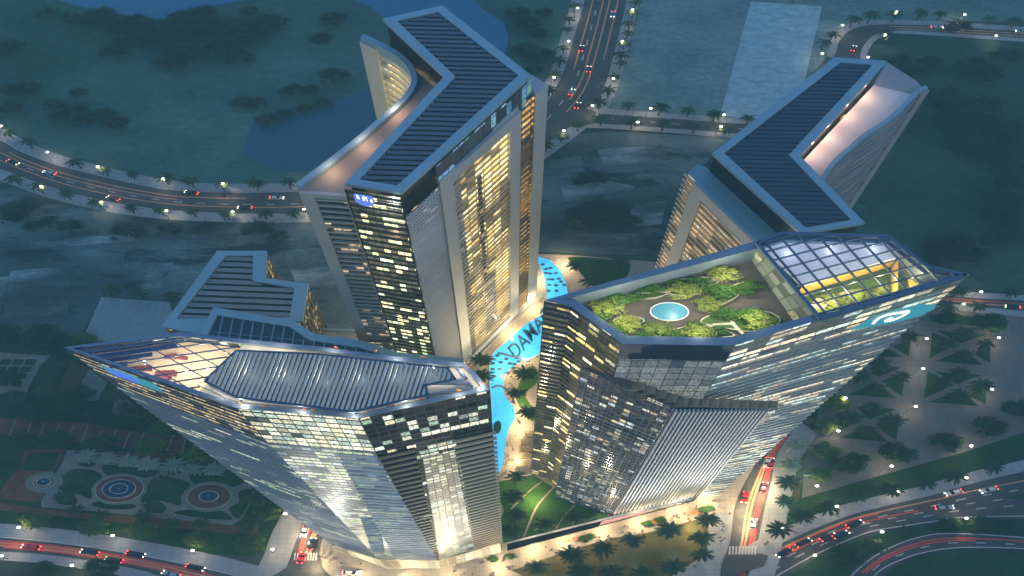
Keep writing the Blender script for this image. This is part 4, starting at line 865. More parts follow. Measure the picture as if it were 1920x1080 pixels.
def tree_mesh(seed, mat, R=4.1, h=4.2, dens=1.0, flatn=.72, leaf=.72):
    r = random.Random(seed); c, t = MB(), MB()
    t.tube([(0, 0, 0), (r.uniform(-.2, .2), r.uniform(-.2, .2), h*.55), (r.uniform(-.3, .3), r.uniform(-.3, .3), h)], [.32, .24, .15], 7)
    cl = []
    for k in range(26):
        a, e = r.uniform(0, 2*PI), r.uniform(-.35, 1.0); rr = R*r.uniform(.45, .92)*math.sqrt(max(.05, 1-max(e, 0)**2*.8))
        cl.append(Vector((rr*math.cos(a), rr*math.sin(a), h+R*flatn*e*.8))); 
    cl += [Vector((r.uniform(-.4, .4)*R, r.uniform(-.4, .4)*R, h+R*flatn*r.uniform(.3, .8))) for _ in range(7)]
    for q in cl[:9]: t.tube([(0, 0, h*.55), (q.x*.5, q.y*.5, (q.z+h*.7)/2), (q.x*.85, q.y*.85, q.z)], [.13, .09, .04], 5)
    for q in cl:
        cr = R*r.uniform(.22, .38)
        for _ in range(int(60*dens)):
            d = Vector((r.gauss(0, 1), r.gauss(0, 1), r.gauss(0, 1)))
            if d.length < .01: continue
            d.normalize(); p = q+Vector((d.x*cr, d.y*cr, d.z*cr*.75))*r.uniform(.55, 1.12); s = leaf*r.uniform(.5, 1.15)
            n = (d+Vector((r.uniform(-.6, .6), r.uniform(-.6, .6), r.uniform(.1, .9)))).normalized(); u = n.cross(Vector((r.gauss(0, 1), r.gauss(0, 1), .3))).normalized(); w = n.cross(u)
            c.face([p-u*s*.5, p-w*s*.36, p+u*s*.55, p+w*s*.36])
    return t.mesh('trunk', M['bark']), c.mesh('crown', mat)
def plant(meshes, name, loc, label, cat, group, k=1.0, kz=None):
    o = bpy.data.objects.new(name, None); COL.objects.link(o); o.location = loc; o.empty_display_size = 1
    o.scale = (XS*k, k, (kz or k)); o.rotation_euler = (0, 0, PI*rnd.randint(0, 1)); tag(o, label, cat, group)
    for nm, me in zip(('trunk', 'crown'), meshes):
        c = bpy.data.objects.new(nm, me); COL.objects.link(c); c.parent = o
    return o
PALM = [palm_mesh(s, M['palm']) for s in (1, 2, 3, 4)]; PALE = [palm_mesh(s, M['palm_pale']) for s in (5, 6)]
TREE = [tree_mesh(s, M['leaf']) for s in (1, 2, 3, 4)]; TREEB = [tree_mesh(s, M['leaf_b']) for s in (5, 6)]
FAR = [tree_mesh(s, M['leaf_far'], 4.4, 3.4, .8, .62, .62) for s in (7, 8, 9)]; ROOFT = [tree_mesh(s, M['leaf_y'], 2.3, 2.0, .6, .55, .36) for s in (10, 11, 12)]
SHRUB = [tree_mesh(s, M['leaf_s'], 1.35, .6, .5, .6, .30) for s in (13, 14)]
def row(lst, meshes, name, cat, tmpl, group, k=1.0, zc=7.0, key=0, jit=.15, z0=0.0, kz=None):
    "tmpl has {} for the ordinal; key 0: counted from the left, 1: from the top; pixels mark the crowns"
    for i, p in enumerate(sorted(lst, key=lambda q: q[key])):
        f = p[2] if len(p) > 2 else 1.0; kk = k*f*rnd.uniform(1-jit, 1+jit); q = U(p[0], p[1], z0+zc*kk)
        plant(meshes[rnd.randrange(len(meshes))], name, (q.x, q.y, z0), tmpl.format(ORD[i+1]) if len(lst) > 1 else tmpl.replace('{} ', ''), cat, group, kk, kz and kz*kk)
P = lambda l, t, g_, **k: row(l, PALM, 'palm_tree', 'palm tree', t, g_, **k)
P([(15, 248), (50, 266), (142, 302), (195, 318), (248, 325), (307, 332), (356, 338), (415, 346), (478, 343), (540, 341)], 'dark date palm on the lake side of the curved road, {} from the left', 'palms along the curved west road')
P([(27, 333), (70, 348), (123, 361), (180, 378), (245, 388), (300, 393), (361, 396), (424, 400), (494, 400), (552, 398)], 'dark date palm on the near side of the curved road, {} from the left', 'palms along the curved west road', k=1.05)
P([(1077, 10), (1069, 34), (1064, 54), (1057, 88), (1050, 112), (1041, 138), (1030, 166)], 'hazy palm on the left pavement of the north avenue, {} from the top', 'palms along the north avenue', key=1)
P([(1190, 4), (1187, 22), (1181, 42), (1176, 62), (1170, 80), (1166, 100), (1163, 118), (1152, 143), (1142, 168)], 'hazy palm on the right pavement of the north avenue, {} from the top', 'palms along the north avenue', key=1)
P([(1124, 190), (1180, 196), (1238, 201), (1292, 206), (1340, 213), (1404, 221)], 'palm on the far pavement of the side street, {} from the left', 'palms along the side street', k=1.05)
P([(1128, 221), (1186, 227), (1245, 231), (1303, 236), (1362, 240)], 'palm on the near pavement of the side street, {} from the left', 'palms along the side street', k=1.1)
P([(1084, 233), (1052, 255), (1024, 272)], 'palm at the foot of the north avenue by the tallest tower, {} from the left', 'palms along the north avenue', k=1.05)
P([(1545, 80), (1562, 64), (1600, 36), (1634, 27), (1680, 26), (1727, 22), (1765, 25), (1858, 34), (1905, 38)], 'hazy palm along the outer bend of the northeast road, {} from the left', 'palms along the northeast road', k=1.05)
P([(1662, 58), (1670, 66)], 'hazy palm on the inner bend of the northeast road, {} from the left', 'palms along the northeast road')
P([(1780, 572), (1838, 573), (1897, 546), (1796, 545)], 'palm beside the east road, {} from the left', 'palms along the east road', k=1.1)
P([(1813, 622), (1848, 645), (1777, 643), (1808, 665), (1705, 630), (1802, 698), (1767, 715), (1690, 707), (1648, 683), (1843, 722), (1797, 742), (1613, 708), (1643, 727), (1635, 763), (1673, 788), (1627, 808), (1593, 782)],
  'date palm in the triangular lawns of the east plaza, {} from the left', 'palms in the triangular lawns', k=1.15)
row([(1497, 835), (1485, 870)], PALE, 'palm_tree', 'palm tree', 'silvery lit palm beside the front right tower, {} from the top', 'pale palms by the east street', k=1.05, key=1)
P([(1477, 905), (1471, 938), (1459, 991)], 'palm on the olive verge right of the east street, {} from the top', 'palms on the olive verge', key=1, k=1.15)
P([(1505, 967), (1550, 952), (1609, 929), (1674, 917), (1735, 905), (1795, 890), (1861, 874)], 'dark palm along the verge above the southeast boulevard, {} from the left', 'palms along the southeast boulevard', k=1.2)
P([(1644, 1024), (1701, 997)], 'palm on the median by the slip road, {} from the left', 'palms on the median', k=1.15)
P([(966, 894, .9), (965, 929), (966, 967), (960, 998), (1016, 984), (1077, 970)], 'palm in the green park between the front towers, {} from the top', 'palms in the green park', k=1.15, key=1)
P([(1008, 1062), (1072, 1040), (1130, 1027), (1189, 1013), (1258, 991), (1329, 974), (1319, 1009), (1315, 1040), (1266, 1060), (1087, 1069), (1145, 1073), (1206, 1074)], 'palm on the dry lawn at the bottom of the photo, {} from the left', 'palms on the dry lawn', k=1.2)
P([(903, 674), (906, 703)], 'palm left of the pool by the front left tower, {} from the top', 'palms beside the pool', key=1, k=1.2)
P([(984, 699), (971, 737), (993, 773)], 'palm on the lawn right of the pool bend, {} from the top', 'palms beside the pool', key=1, k=1.15)
P([(1082, 495), (1161, 492), (1103, 527)], 'palm on the dark lawn behind the roof garden, {} from the left', 'palms behind the garden tower', k=1.1)
P([(203, 543), (260, 547), (318, 555)], 'palm at the back of the forecourt by the low chevron block, {} from the left', 'palms by the forecourt', k=1.1)
P([(104, 683), (91, 708), (85, 732), (31, 749), (217, 739), (235, 763)], 'dark palm beside the squared garden beds at the left edge, {} from the left', 'palms by the squared beds', k=1.15)
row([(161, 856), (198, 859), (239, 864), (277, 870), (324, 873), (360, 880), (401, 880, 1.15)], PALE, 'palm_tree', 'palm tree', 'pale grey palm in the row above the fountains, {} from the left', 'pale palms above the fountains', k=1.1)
P([(138, 894), (118, 932), (142, 955), (189, 967), (268, 967), (286, 949), (305, 902), (321, 979), (378, 982), (466, 989), (485, 935)], 'dark palm around the fountain garden, {} from the left', 'palms around the fountains', k=1.1)
T = lambda l, ms, t, g_, **k: row(l, ms, 'leafy_tree', 'tree', t, g_, zc=4.6, **k)
T([(1775, 596), (1857, 605, 1.1)], TREE, 'broad dark tree near the east road, {} from the left', 'trees by the east road', k=1.25)
T([(1570, 755), (1550, 798), (1545, 845), (1538, 890)], TREEB, 'round green tree in the column beside the front right tower, {} from the top', 'trees beside the east street', k=1.12, key=1)
T([(1595, 868), (1682, 848), (1777, 828), (1853, 800), (1920, 767)], TREE, 'round dark tree along the lower edge of the east plaza, {} from the left', 'trees along the plaza edge', k=1.35)
T([(1784, 982), (1839, 984), (1889, 984), (1582, 1044, 1.35)], TREE, 'dark tree on the median of the southeast boulevard, {} from the left', 'trees on the median', k=.95)
T([(9, 621), (82, 629, 1.4), (186, 780), (252, 780, 1.1), (41, 824), (104, 824), (189, 831), (63, 777), (20, 705), (10, 872), (20, 745), (125, 755), (150, 735)], TREE, 'dark bushy tree in the garden west of the prow tower, {} from the left', 'trees of the west garden', k=1.15)
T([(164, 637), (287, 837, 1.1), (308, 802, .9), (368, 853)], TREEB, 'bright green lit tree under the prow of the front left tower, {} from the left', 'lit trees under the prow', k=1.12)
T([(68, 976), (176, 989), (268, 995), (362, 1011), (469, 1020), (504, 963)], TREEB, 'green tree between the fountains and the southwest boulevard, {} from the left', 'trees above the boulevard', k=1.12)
T([(85, 1067), (186, 1066)], TREE, 'dark tree below the southwest boulevard at the bottom edge, {} from the left', 'trees below the boulevard', k=1.15)
T([(85, 20), (130, 30), (165, 38), (205, 33), (250, 35), (335, 28), (380, 18), (465, 18), (290, 80), (240, 75), (210, 92), (380, 60), (420, 65), (460, 75), (10, 85), (600, 70), (630, 30), (620, 140), (350, 48), (310, 50), (440, 45)], FAR, 'hazy tree in the far parkland by the river, {} from the left', 'far trees by the river', k=1.3, jit=.25)
T([(20, 165), (48, 162), (150, 170), (95, 195), (140, 200), (115, 215), (190, 212), (150, 225), (215, 228), (15, 200)], FAR, 'hazy tree in the parkland clump above the curved road, {} from the left', 'parkland clump', k=1.1, jit=.2)
T([(450, 188), (478, 190), (545, 165), (585, 165), (530, 212), (570, 202), (605, 190), (500, 222)], FAR, 'hazy tree on the far shore of the lake, {} from the left', 'trees on the lake shore', k=.95, jit=.2)
T([(1778, 171), (1831, 207), (1804, 238), (1831, 247), (1867, 238), (1902, 233), (1707, 220), (1902, 309), (1884, 335), (1907, 371), (1898, 407), (1755, 460), (1791, 451), (1836, 473), (1867, 442), (1747, 113), (1689, 109), (1893, 100), (1850, 220), (1790, 215)], FAR, 'hazy tree in the dark scrubland right of the sail tower, {} from the left', 'scrubland trees', k=1.25, jit=.25)
T([(270, 45), (300, 62), (345, 75), (360, 92), (330, 95), (405, 45), (430, 80), (475, 60), (255, 60), (395, 85), (320, 110), (440, 105), (500, 40), (350, 28), (185, 25), (225, 48)], FAR, 'hazy tree in the dense grove below the river, {} from the left', 'grove below the river', k=1.5, jit=.25)
T([(1850, 190), (1815, 260), (1850, 265), (1885, 260), (1870, 285), (1905, 270), (1900, 340), (1880, 380), (1905, 440), (1770, 480), (1810, 470), (1740, 180), (1785, 190), (1700, 160), (1830, 120), (1860, 130), (1720, 130)], FAR, 'hazy tree of the scrub thicket at the right edge, {} from the left', 'thicket at the right edge', k=1.4, jit=.25)
T([(1010, 60), (990, 40), (1020, 100), (985, 90), (1000, 130), (1025, 20), (975, 20)], FAR, 'hazy tree between the tallest tower and the north avenue, {} from the left', 'trees by the avenue', k=1.2, jit=.25)
T([(1800, 46)], FAR, '{} large hazy tree standing over the northeast road', None, k=1.6)
T([(30, 392), (15, 408), (90, 412), (130, 420), (230, 432), (310, 428), (520, 440), (60, 420), (480, 425), (380, 425)], FAR, 'dark scrub tree below the curved road on the vacant lots, {} from the left', 'scrub trees on the lots', k=1.2, jit=.3)
T([(1075, 400), (1120, 385), (1150, 392), (1180, 410), (1105, 330), (1090, 410)], FAR, 'dark scrub tree on the lots between the two rear towers, {} from the left', 'scrub trees between the towers', k=1.2, jit=.3)
gz = lambda l: [(*zz([(p[0], p[1])], gS, 1060, 480)[0], *(p[2:])) for p in l]
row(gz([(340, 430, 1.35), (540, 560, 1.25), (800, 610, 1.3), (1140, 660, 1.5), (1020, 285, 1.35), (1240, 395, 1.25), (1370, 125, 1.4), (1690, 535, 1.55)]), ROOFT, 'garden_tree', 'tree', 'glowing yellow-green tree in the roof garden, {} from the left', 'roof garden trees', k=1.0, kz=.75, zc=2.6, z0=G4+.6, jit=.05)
row(gz([(400, 342), (470, 375), (600, 352), (700, 265), (780, 275), (930, 225), (1130, 220), (1230, 270), (1340, 320), (1400, 290), (1600, 250), (1560, 300), (1350, 497), (1420, 495), (1520, 490), (1600, 492), (690, 695), (760, 700), (960, 705), (1020, 710), (1320, 645), (320, 510), (440, 610), (430, 665), (1110, 595), (1260, 265)]), SHRUB, 'shrub', 'shrub', 'small green shrub in the roof garden beds, {} from the left', 'roof garden shrubs', k=1.4, zc=.8, z0=G4+.6, jit=.2)
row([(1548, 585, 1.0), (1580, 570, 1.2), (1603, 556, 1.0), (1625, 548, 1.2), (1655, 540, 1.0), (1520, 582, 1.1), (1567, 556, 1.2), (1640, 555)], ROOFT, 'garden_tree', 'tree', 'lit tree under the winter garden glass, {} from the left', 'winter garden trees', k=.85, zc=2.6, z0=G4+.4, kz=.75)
row([(1213, 981), (1238, 974), (1318, 955), (1332, 952), (1095, 1010), (1108, 1006), (959, 1043), (925, 1048)], SHRUB, 'planter_shrub', 'planter', 'green clipped planter shrub on the beige promenade, {} from the left', 'planters on the promenade', k=1.25, zc=.8)
# ---- street lamps
pm, hm, bm_ = MB(), MB(), MB()
pm.tube([(0, 0, 0), (0, 0, 4), (0, 0, 8.3), (.25, 0, 8.8), (.8, 0, 8.9)], [.13, .10, .07, .06, .06], 6, sx=XS)
for k in range(2): pm.tube([(0, 0, 0), (0, 0, .5)], [.28, .24], 8, sx=XS)
hm.prism([Vector((XS*(.95+.65*math.cos(k*PI/6)), .45*math.sin(k*PI/6), 0)) for k in range(12)], 8.80, 8.98)
for i in range(5):
    for k in range(10):
        f = lambda i_, k_: (XS*(.95+.5*math.sin(i_*PI/5)*math.cos(k_*PI/5)), .5*math.sin(i_*PI/5)*math.sin(k_*PI/5), 8.95+.5*math.cos(i_*PI/5))
        bm_.face([f(i, k), f(i+1, k), f(i+1, k+1), f(i, k+1)])
LAMP = [('pole', pm.mesh('pole', M['rim'])), ('lamp_head', hm.mesh('lamp_head', M['rim'])), ('globe', bm_.mesh('globe', paint('lamp_globe', (.9, .85, .7), .4, 0, 0, 1, (1, .90, .66), GLOBE)))]
def lamps(lst, tmpl, group, key=0, power=LAMPW, col=(1, .76, .45)):
    for i, p in enumerate(sorted(lst, key=lambda q: q[key])):
        q = U(p[0], p[1], 9.0); o = bpy.data.objects.new('street_lamp', None); COL.objects.link(o); o.location = (q.x-.95*XS, q.y, 0); tag(o, tmpl.format(ORD[i+1]), 'street lamp', group)
        for nm, me in LAMP:
            c = bpy.data.objects.new(nm, me); COL.objects.link(c); c.parent = o
        point('lamp_light', (.95*XS, 0, 8.0), power, col, .25, o)
lamps([(2, 236), (89, 285), (183, 312), (305, 335), (418, 344), (567, 341)], 'glowing street lamp on the lake side of the curved road, {} from the left', 'lamps along the curved road')
lamps([(77, 349), (190, 379), (312, 395), (436, 397), (570, 392)], 'glowing street lamp on the near side of the curved road, {} from the left', 'lamps along the curved road')
lamps([(1083, 15), (1066, 77), (1039, 145)], 'glowing lamp on the left pavement of the north avenue, {} from the top', 'lamps along the north avenue', 1)
lamps([(1186, 18), (1167, 77), (1150, 147), (1111, 198)], 'glowing lamp on the right pavement of the north avenue, {} from the top', 'lamps along the north avenue', 1)
lamps([(1220, 203), (1358, 215)], 'glowing lamp on the far side of the side street, {} from the left', 'lamps along the side street')
lamps([(1196, 229), (1352, 237), (1057, 245)], 'glowing lamp on the near side of the side street, {} from the left', 'lamps along the side street')
lamps([(1580, 47), (1681, 22), (1809, 27), (1542, 100), (1660, 65), (1628, 107), (1868, 67)], 'glowing lamp around the bend of the northeast road, {} from the left', 'lamps along the northeast road')
lamps([(1840, 547), (1807, 570)], 'glowing lamp beside the east road, {} from the left', 'lamps along the east road')
lamps([(1738, 635), (1873, 633), (1731, 691), (1860, 730), (1717, 762), (1585, 746), (1572, 808)], 'glowing lamp among the triangular plaza lawns, {} from the top', 'lamps of the east plaza', 1)
lamps([(1672, 874), (1821, 836), (1532, 911)], 'glowing lamp at the lower edge of the east plaza, {} from the left', 'lamps of the east plaza')
lamps([(1685, 921), (1812, 896), (1569, 949), (1468, 990)], 'glowing lamp on the verge pavement of the southeast boulevard, {} from the left', 'lamps along the southeast boulevard')
lamps([(1654, 997), (1812, 972), (1528, 1041)], 'glowing lamp on the median edge of the southeast boulevard, {} from the left', 'lamps along the southeast boulevard')
lamps([(35, 989), (211, 1004), (361, 1032), (511, 1030), (535, 963)], 'glowing lamp on the garden side of the southwest boulevard, {} from the left', 'lamps along the southwest boulevard')
lamps([(3, 1042), (135, 1060)], 'glowing lamp on the near side of the southwest boulevard, {} from the left', 'lamps along the southwest boulevard')
# ================================================================= cars, people, small things
M['tyre'] = paint('tyre', (.02, .02, .02), .8); M['carglass'] = paint('car_glass', (.01, .012, .016), .05, 0, .1); M['hub'] = paint('hub', (.45, .45, .47), .35, .8, .05)
M['headlamp'] = paint('headlight', (.9, .85, .7), .3, 0, 0, 1, (1, .88, .6), 1.3); M['taillamp'] = paint('tail_light', (.6, .02, .02), .3, 0, 0, 1, (1, .05, .03), 1.4)
CARC = {'silver': paint('silver_car', (.55, .56, .58), .25, .6, .05, coat=1), 'white': paint('white_car', (.75, .74, .72), .25, 0, .05, coat=1), 'dark': paint('dark_car', (.02, .022, .03), .22, .2, .05, coat=1),
        'red': paint('red_car', (.5, .02, .015), .25, .1, .05, coat=1), 'blue': paint('navy_car', (.03, .04, .09), .25, .2, .05, coat=1), 'maroon': paint('maroon_car', (.14, .02, .03), .25, .2, .05, coat=1)}
def car(p, q, z, colour, label, group, k=1.0):
    "stands at pixel p, heads for pixel q"
    a, b = U(*p, z), U(*q, z); d = Vector(((b.x-a.x)/XS, b.y-a.y, 0)).normalized(); s = Vector((-d.y, d.x, 0))
    def W_(x, y, zz_): v = d*(x*k)+s*(y*k); return Vector((a.x+v.x*XS, a.y+v.y, z+zz_*k))
    t = thing('car', label, 'car', (a.x, a.y, z), group)
    st = [(-2.25, .80, .45, .82, .70), (-2.15, .88, .35, .95, .76), (-1.2, .92, .28, 1.0, .80), (.9, .92, .28, .98, .80), (1.9, .90, .30, .86, .76), (2.3, .76, .42, .72, .62)]
    m = MB(); R_ = []
    for x, w, z0, z1, wt in st: R_.append([W_(x, -w, z0), W_(x, w, z0), W_(x, w, (z0+z1)/2+.1), W_(x, wt, z1), W_(x, -wt, z1), W_(x, -w, (z0+z1)/2+.1)])
    for A, B in zip(R_, R_[1:]):
        for i in range(6): m.face([A[i], A[(i+1) % 6], B[(i+1) % 6], B[i]])
    m.face(R_[0][::-1]); m.face(R_[-1])
    m.face([W_(-1.45, -.62, 1.452), W_(.15, -.62, 1.452), W_(.15, .62, 1.452), W_(-1.45, .62, 1.452)])
    m.build('body', CARC[colour], t)
    m = MB(); lo = [W_(-2.0, -.76, .96), W_(1.0, -.76, .96), W_(1.0, .76, .96), W_(-2.0, .76, .96)]; hi = [W_(-1.45, -.62, 1.44), W_(.15, -.62, 1.44), W_(.15, .62, 1.44), W_(-1.45, .62, 1.44)]
    for i in range(4): m.face([lo[i], lo[(i+1) % 4], hi[(i+1) % 4], hi[i]])
    m.face(hi); m.build('cabin_glass', M['carglass'], t)
    for x in (-1.4, 1.4):
        for y in (-1, 1):
            m = MB(); r0 = [W_(x+.33*math.cos(i*PI/6), y*.74, .33+.33*math.sin(i*PI/6)) for i in range(12)]; r1 = [W_(x+.33*math.cos(i*PI/6), y*.94, .33+.33*math.sin(i*PI/6)) for i in range(12)]
            for i in range(12): m.face([r0[i], r0[(i+1) % 12], r1[(i+1) % 12], r1[i]])
            m.face(r1); m.build('wheel', M['tyre'], t)
    for x0, x1, nm, mt in ((2.12, 2.36, 'headlight', 'headlamp'), (-2.3, -2.05, 'tail_light', 'taillamp')):
        for y in (-1, 1):
            m = MB(); y0, y1 = y*.42, y*.74; z0, z1 = (.55, .78) if x0 > 0 else (.6, .98)
            P_ = [W_(x, yy, zz_) for zz_ in (z0, z1) for x, yy in ((x0, y0), (x1, y0), (x1, y1), (x0, y1))]
            for f in ((3, 2, 1, 0), (4, 5, 6, 7), (0, 1, 5, 4), (1, 2, 6, 5), (2, 3, 7, 6), (3, 0, 4, 7)): m.face([P_[i] for i in f])
            m.build(nm, M[mt], t)
    return t
def on_road(key, t, f, rev=False):
    a, b = RD[key]; i = int(t*(len(a)-2)); p = a[i].lerp(b[i], f); q = a[i+1].lerp(b[i+1], f); return (q, p) if rev else (p, q)
def px(v):
    d = v-Vector((0, 0, CAMH)); zc = d.y*CS-d.z*SN; yy = d.y*SN+d.z*CS; return (960+FPX*d.x/zc, 540-FPX*yy/zc)
for p, q, c, l in [((25, 305), (60, 318), 'dark', 'dark car with its lights on at the far left of the curved road'), ((94, 325), (60, 318), 'silver', 'silver car near the left end of the curved road'), ((213, 373), (150, 355), 'maroon', 'dark red car by the near kerb of the curved road'),
                   ((360, 362), (300, 352), 'dark', 'dark car in the far lane of the curved road'), ((519, 372), (580, 373), 'white', 'white car on the curved road next to the tallest tower'), ((460, 390), (400, 389), 'dark', 'long black car between palms on the near lane of the curved road')]:
    car(p, q, .12, c, l, 'cars on the curved road', 1.05)
for p, q, c, l in [((1090, 92), (1098, 60), 'dark', 'dark car in the left lane of the north avenue'), ((1104, 131), (1110, 100), 'blue', 'dark blue car in the middle of the north avenue'), ((1072, 174), (1086, 150), 'silver', 'silver car low on the left side of the north avenue'), ((1083, 199), (1092, 180), 'maroon', 'small dark car by the side street junction'), ((1149, 28), (1145, 60), 'silver', 'pale car at the top right lane of the north avenue')]:
    car(p, q, .12, c, l, 'cars on the north avenue', 1.05)
car((1756, 52), (1790, 53), .12, 'white', 'white car on the northeast road left of the big tree', None); car((1915, 60), (1870, 57), .12, 'silver', 'pale car at the right end of the northeast road', None); car((1600, 92), (1606, 80), .12, 'dark', 'dark car on the bend behind the sail tower', None)
car((1898, 576), (1850, 572), .12, 'dark', 'dark car on the east road at the right edge', None)
for p, q, c, l in [((1787, 924), (1740, 935), 'white', 'white car on the upper lanes of the southeast boulevard'), ((1853, 919), (1800, 932), 'white', 'white car near the traffic island of the southeast boulevard'), ((1769, 952), (1820, 950), 'silver', 'silver car in the middle of the southeast boulevard'), ((1601, 983), (1650, 966), 'dark', 'dark car with red tail lights below the boulevard lamp'),
                   ((1470, 1036), (1440, 1052), 'dark', 'black car on the boulevard just right of the zebra crossing'), ((1552, 1008), (1600, 990), 'maroon', 'dark red car trailing in the middle lane of the boulevard'), ((1505, 1018), (1540, 1002), 'dark', 'dark car with glowing tail lights on the upper boulevard lane'), ((1575, 1003), (1620, 985), 'blue', 'navy car in the second lane of the boulevard')]:
    car(p, q, .12, c, l, 'cars on the southeast boulevard', 1.15)
for p, q, c, l in [((1396, 933), (1390, 960), 'red', 'bright red car at the kerb of the east street'), ((1412, 983), (1418, 955), 'silver', 'grey car in the middle of the east street'), ((1438, 868), (1432, 895), 'white', 'white car emerging behind the front right tower'), ((1444, 869), (1449, 845), 'red', 'red car beside a white one behind the front right tower'), ((1432, 915), (1438, 890), 'maroon', 'dark red car in the right lane of the east street')]:
    car(p, q, .15, c, l, 'cars on the east street', 1.15)
for p, q, c, l in [((170, 1036), (120, 1028), 'dark', 'dark car at the left of the southwest boulevard'), ((255, 1039), (310, 1049), 'dark', 'black car in the upper lane of the southwest boulevard'), ((367, 1064), (420, 1077), 'dark', 'black car near the lower right end of the southwest boulevard'), ((322, 1077), (280, 1066), 'silver', 'grey car at the bottom edge of the southwest boulevard'), ((60, 1026), (20, 1022), 'red', 'red car near the left edge of the southwest boulevard'), ((215, 1050), (170, 1041), 'maroon', 'dark red car in the lower lane of the southwest boulevard')]:
    car(p, q, .12, c, l, 'cars on the southwest boulevard', 1.15)
for p, q, c, l in [((571, 997), (564, 1020), 'white', 'white car on the west street beside the front left tower'), ((566, 1046), (572, 1030), 'red', 'red car on the zebra crossing of the west street'), ((585, 1020), (592, 1000), 'dark', 'dark car climbing the west street')]:
    car(p, q, .15, c, l, 'cars on the west street', 1.15)
car((660, 1074), (690, 1075), .3, 'white', 'white car turning below the front left tower lobby', None, 1.15)
# ---- people: one continuous skinned body per pose, small in the picture
def person_mesh(name, seed, stride, cols):
    r = random.Random(seed); a = r.uniform(0, 2*PI)
    J = {'pelvis': (0, 0, .95), 'chest': (0, .02, 1.32), 'neck': (0, .03, 1.5), 'head': (0, .05, 1.66), 'top': (0, .05, 1.78),
         'hl': (-.10, 0, .90), 'kl': (-.11, stride*.5+.03, .50), 'fl': (-.11, stride, .06), 'tl': (-.11, stride+.16, .04), 'hr': (.10, 0, .90), 'kr': (.11, -stride*.3+.05, .50), 'fr': (.11, -stride, .08), 'tr': (.11, -stride+.15, .04),
         'sl': (-.20, .02, 1.42), 'el': (-.26, -stride*.4, 1.14), 'wl': (-.25, -stride*.4+.14, .90), 'sr': (.20, .02, 1.42), 'er': (.26, stride*.4, 1.14), 'wr': (.25, stride*.4+.14, .90)}
    E = [('pelvis', 'chest'), ('chest', 'neck'), ('neck', 'head'), ('head', 'top'), ('pelvis', 'hl'), ('hl', 'kl'), ('kl', 'fl'), ('fl', 'tl'), ('pelvis', 'hr'), ('hr', 'kr'), ('kr', 'fr'), ('fr', 'tr'), ('chest', 'sl'), ('sl', 'el'), ('el', 'wl'), ('chest', 'sr'), ('sr', 'er'), ('er', 'wr')]
    Rr = {'pelvis': .15, 'chest': .16, 'neck': .06, 'head': .11, 'top': .07, 'hl': .10, 'hr': .10, 'kl': .065, 'kr': .065, 'fl': .045, 'fr': .045, 'tl': .035, 'tr': .035, 'sl': .07, 'sr': .07, 'el': .05, 'er': .05, 'wl': .035, 'wr': .035}
    ks = list(J); me = bpy.data.meshes.new('rig'); me.from_pydata([J[k] for k in ks], [(ks.index(x), ks.index(y)) for x, y in E], [])
    o = bpy.data.objects.new('rig', me); COL.objects.link(o); md = o.modifiers.new('s', 'SKIN'); sk = me.skin_vertices[0].data
    for i, k in enumerate(ks): sk[i].radius = (Rr[k], Rr[k]*.85)
    sk[0].use_root = True; o.modifiers.new('d', 'SUBSURF').levels = 1
    bpy.context.view_layer.update(); n = bpy.data.meshes.new_from_object(o.evaluated_get(bpy.context.evaluated_depsgraph_get())); bpy.data.objects.remove(o); n.name = name
    n.materials.clear()
    for c in cols: n.materials.append(c)
    for p in n.polygons:
        c = p.center; arm = abs(c.x) > .215 and c.z < 1.12
        p.material_index = 2 if (c.z > 1.70 or (c.z > 1.58 and c.y < .02)) else 3 if (c.z > 1.5 or arm) else 1 if c.z < .93 else 0; p.use_smooth = True
    R_ = Matrix.Rotation(a, 4, 'Z'); n.transform(Matrix.Diagonal((XS, 1, 1, 1)) @ R_); return n
sk_, hr_, tr_ = paint('skin', (.42, .26, .18), .6), paint('dark_hair', (.03, .02, .015), .7), paint('dark_trousers', (.03, .035, .05), .8)
shirts = [paint(n_, c_, .8) for n_, c_ in (('white_shirt', (.7, .68, .65)), ('black_shirt', (.03, .03, .035)), ('blue_shirt', (.08, .14, .3)), ('maroon_shirt', (.25, .05, .05)))]
redc = [paint('red_light_clothes_tint', (.62, .10, .04), .8), paint('orange_light_clothes_tint', (.75, .28, .05), .8)]  # red and orange light on the guests, put into their clothing colour
FOLK = [person_mesh('person', i, (.05, .22, .28, .12)[i % 4], [shirts[i % 4], tr_, hr_, sk_]) for i in range(8)]
GUEST = [person_mesh('person', 20+i, (.05, .2)[i % 2], [redc[i % 2], tr_, hr_, sk_]) for i in range(4)]
def folk(lst, meshes, z, tmpl, group, k=1.75, key=0):
    for i, p in enumerate(sorted(lst, key=lambda q: q[key])):
        o = bpy.data.objects.new('person', meshes[(i*5+int(p[0])) % len(meshes)]); COL.objects.link(o); o.location = U(*p, z); o.scale = (k, k, k); tag(o, tmpl.format(ORD[i+1]), 'person', group)
pz = lambda l, s, x, y: zz(l, s, x, y)
folk(pz([(1095, 465), (1130, 465), (1075, 520), (1240, 505), (890, 560), (960, 550), (945, 580), (1000, 565), (725, 590), (450, 640), (490, 665), (640, 610)], 4.364, 920, 880), FOLK, .06, 'person on the promenade below the dark canopy, {} from the left', 'people on the promenade')
folk(pz([(1435, 390), (1495, 385), (1515, 375), (1530, 400), (1585, 365), (1610, 410), (1630, 425), (1680, 310), (1690, 410), (1810, 265), (1840, 265), (1855, 300)], 4.364, 920, 880), FOLK, .06, 'person on the promenade below the silver louvred facade, {} from the left', 'people on the promenade')
folk(pz([(1870, 400), (1890, 450), (1885, 500), (1905, 510), (1870, 560), (1910, 570), (1880, 590), (1820, 720), (1665, 800), (1900, 470)], 4.364, 920, 880), FOLK, .16, 'person on the pavement left of the east street, {} from the top', 'people by the east street', key=1)
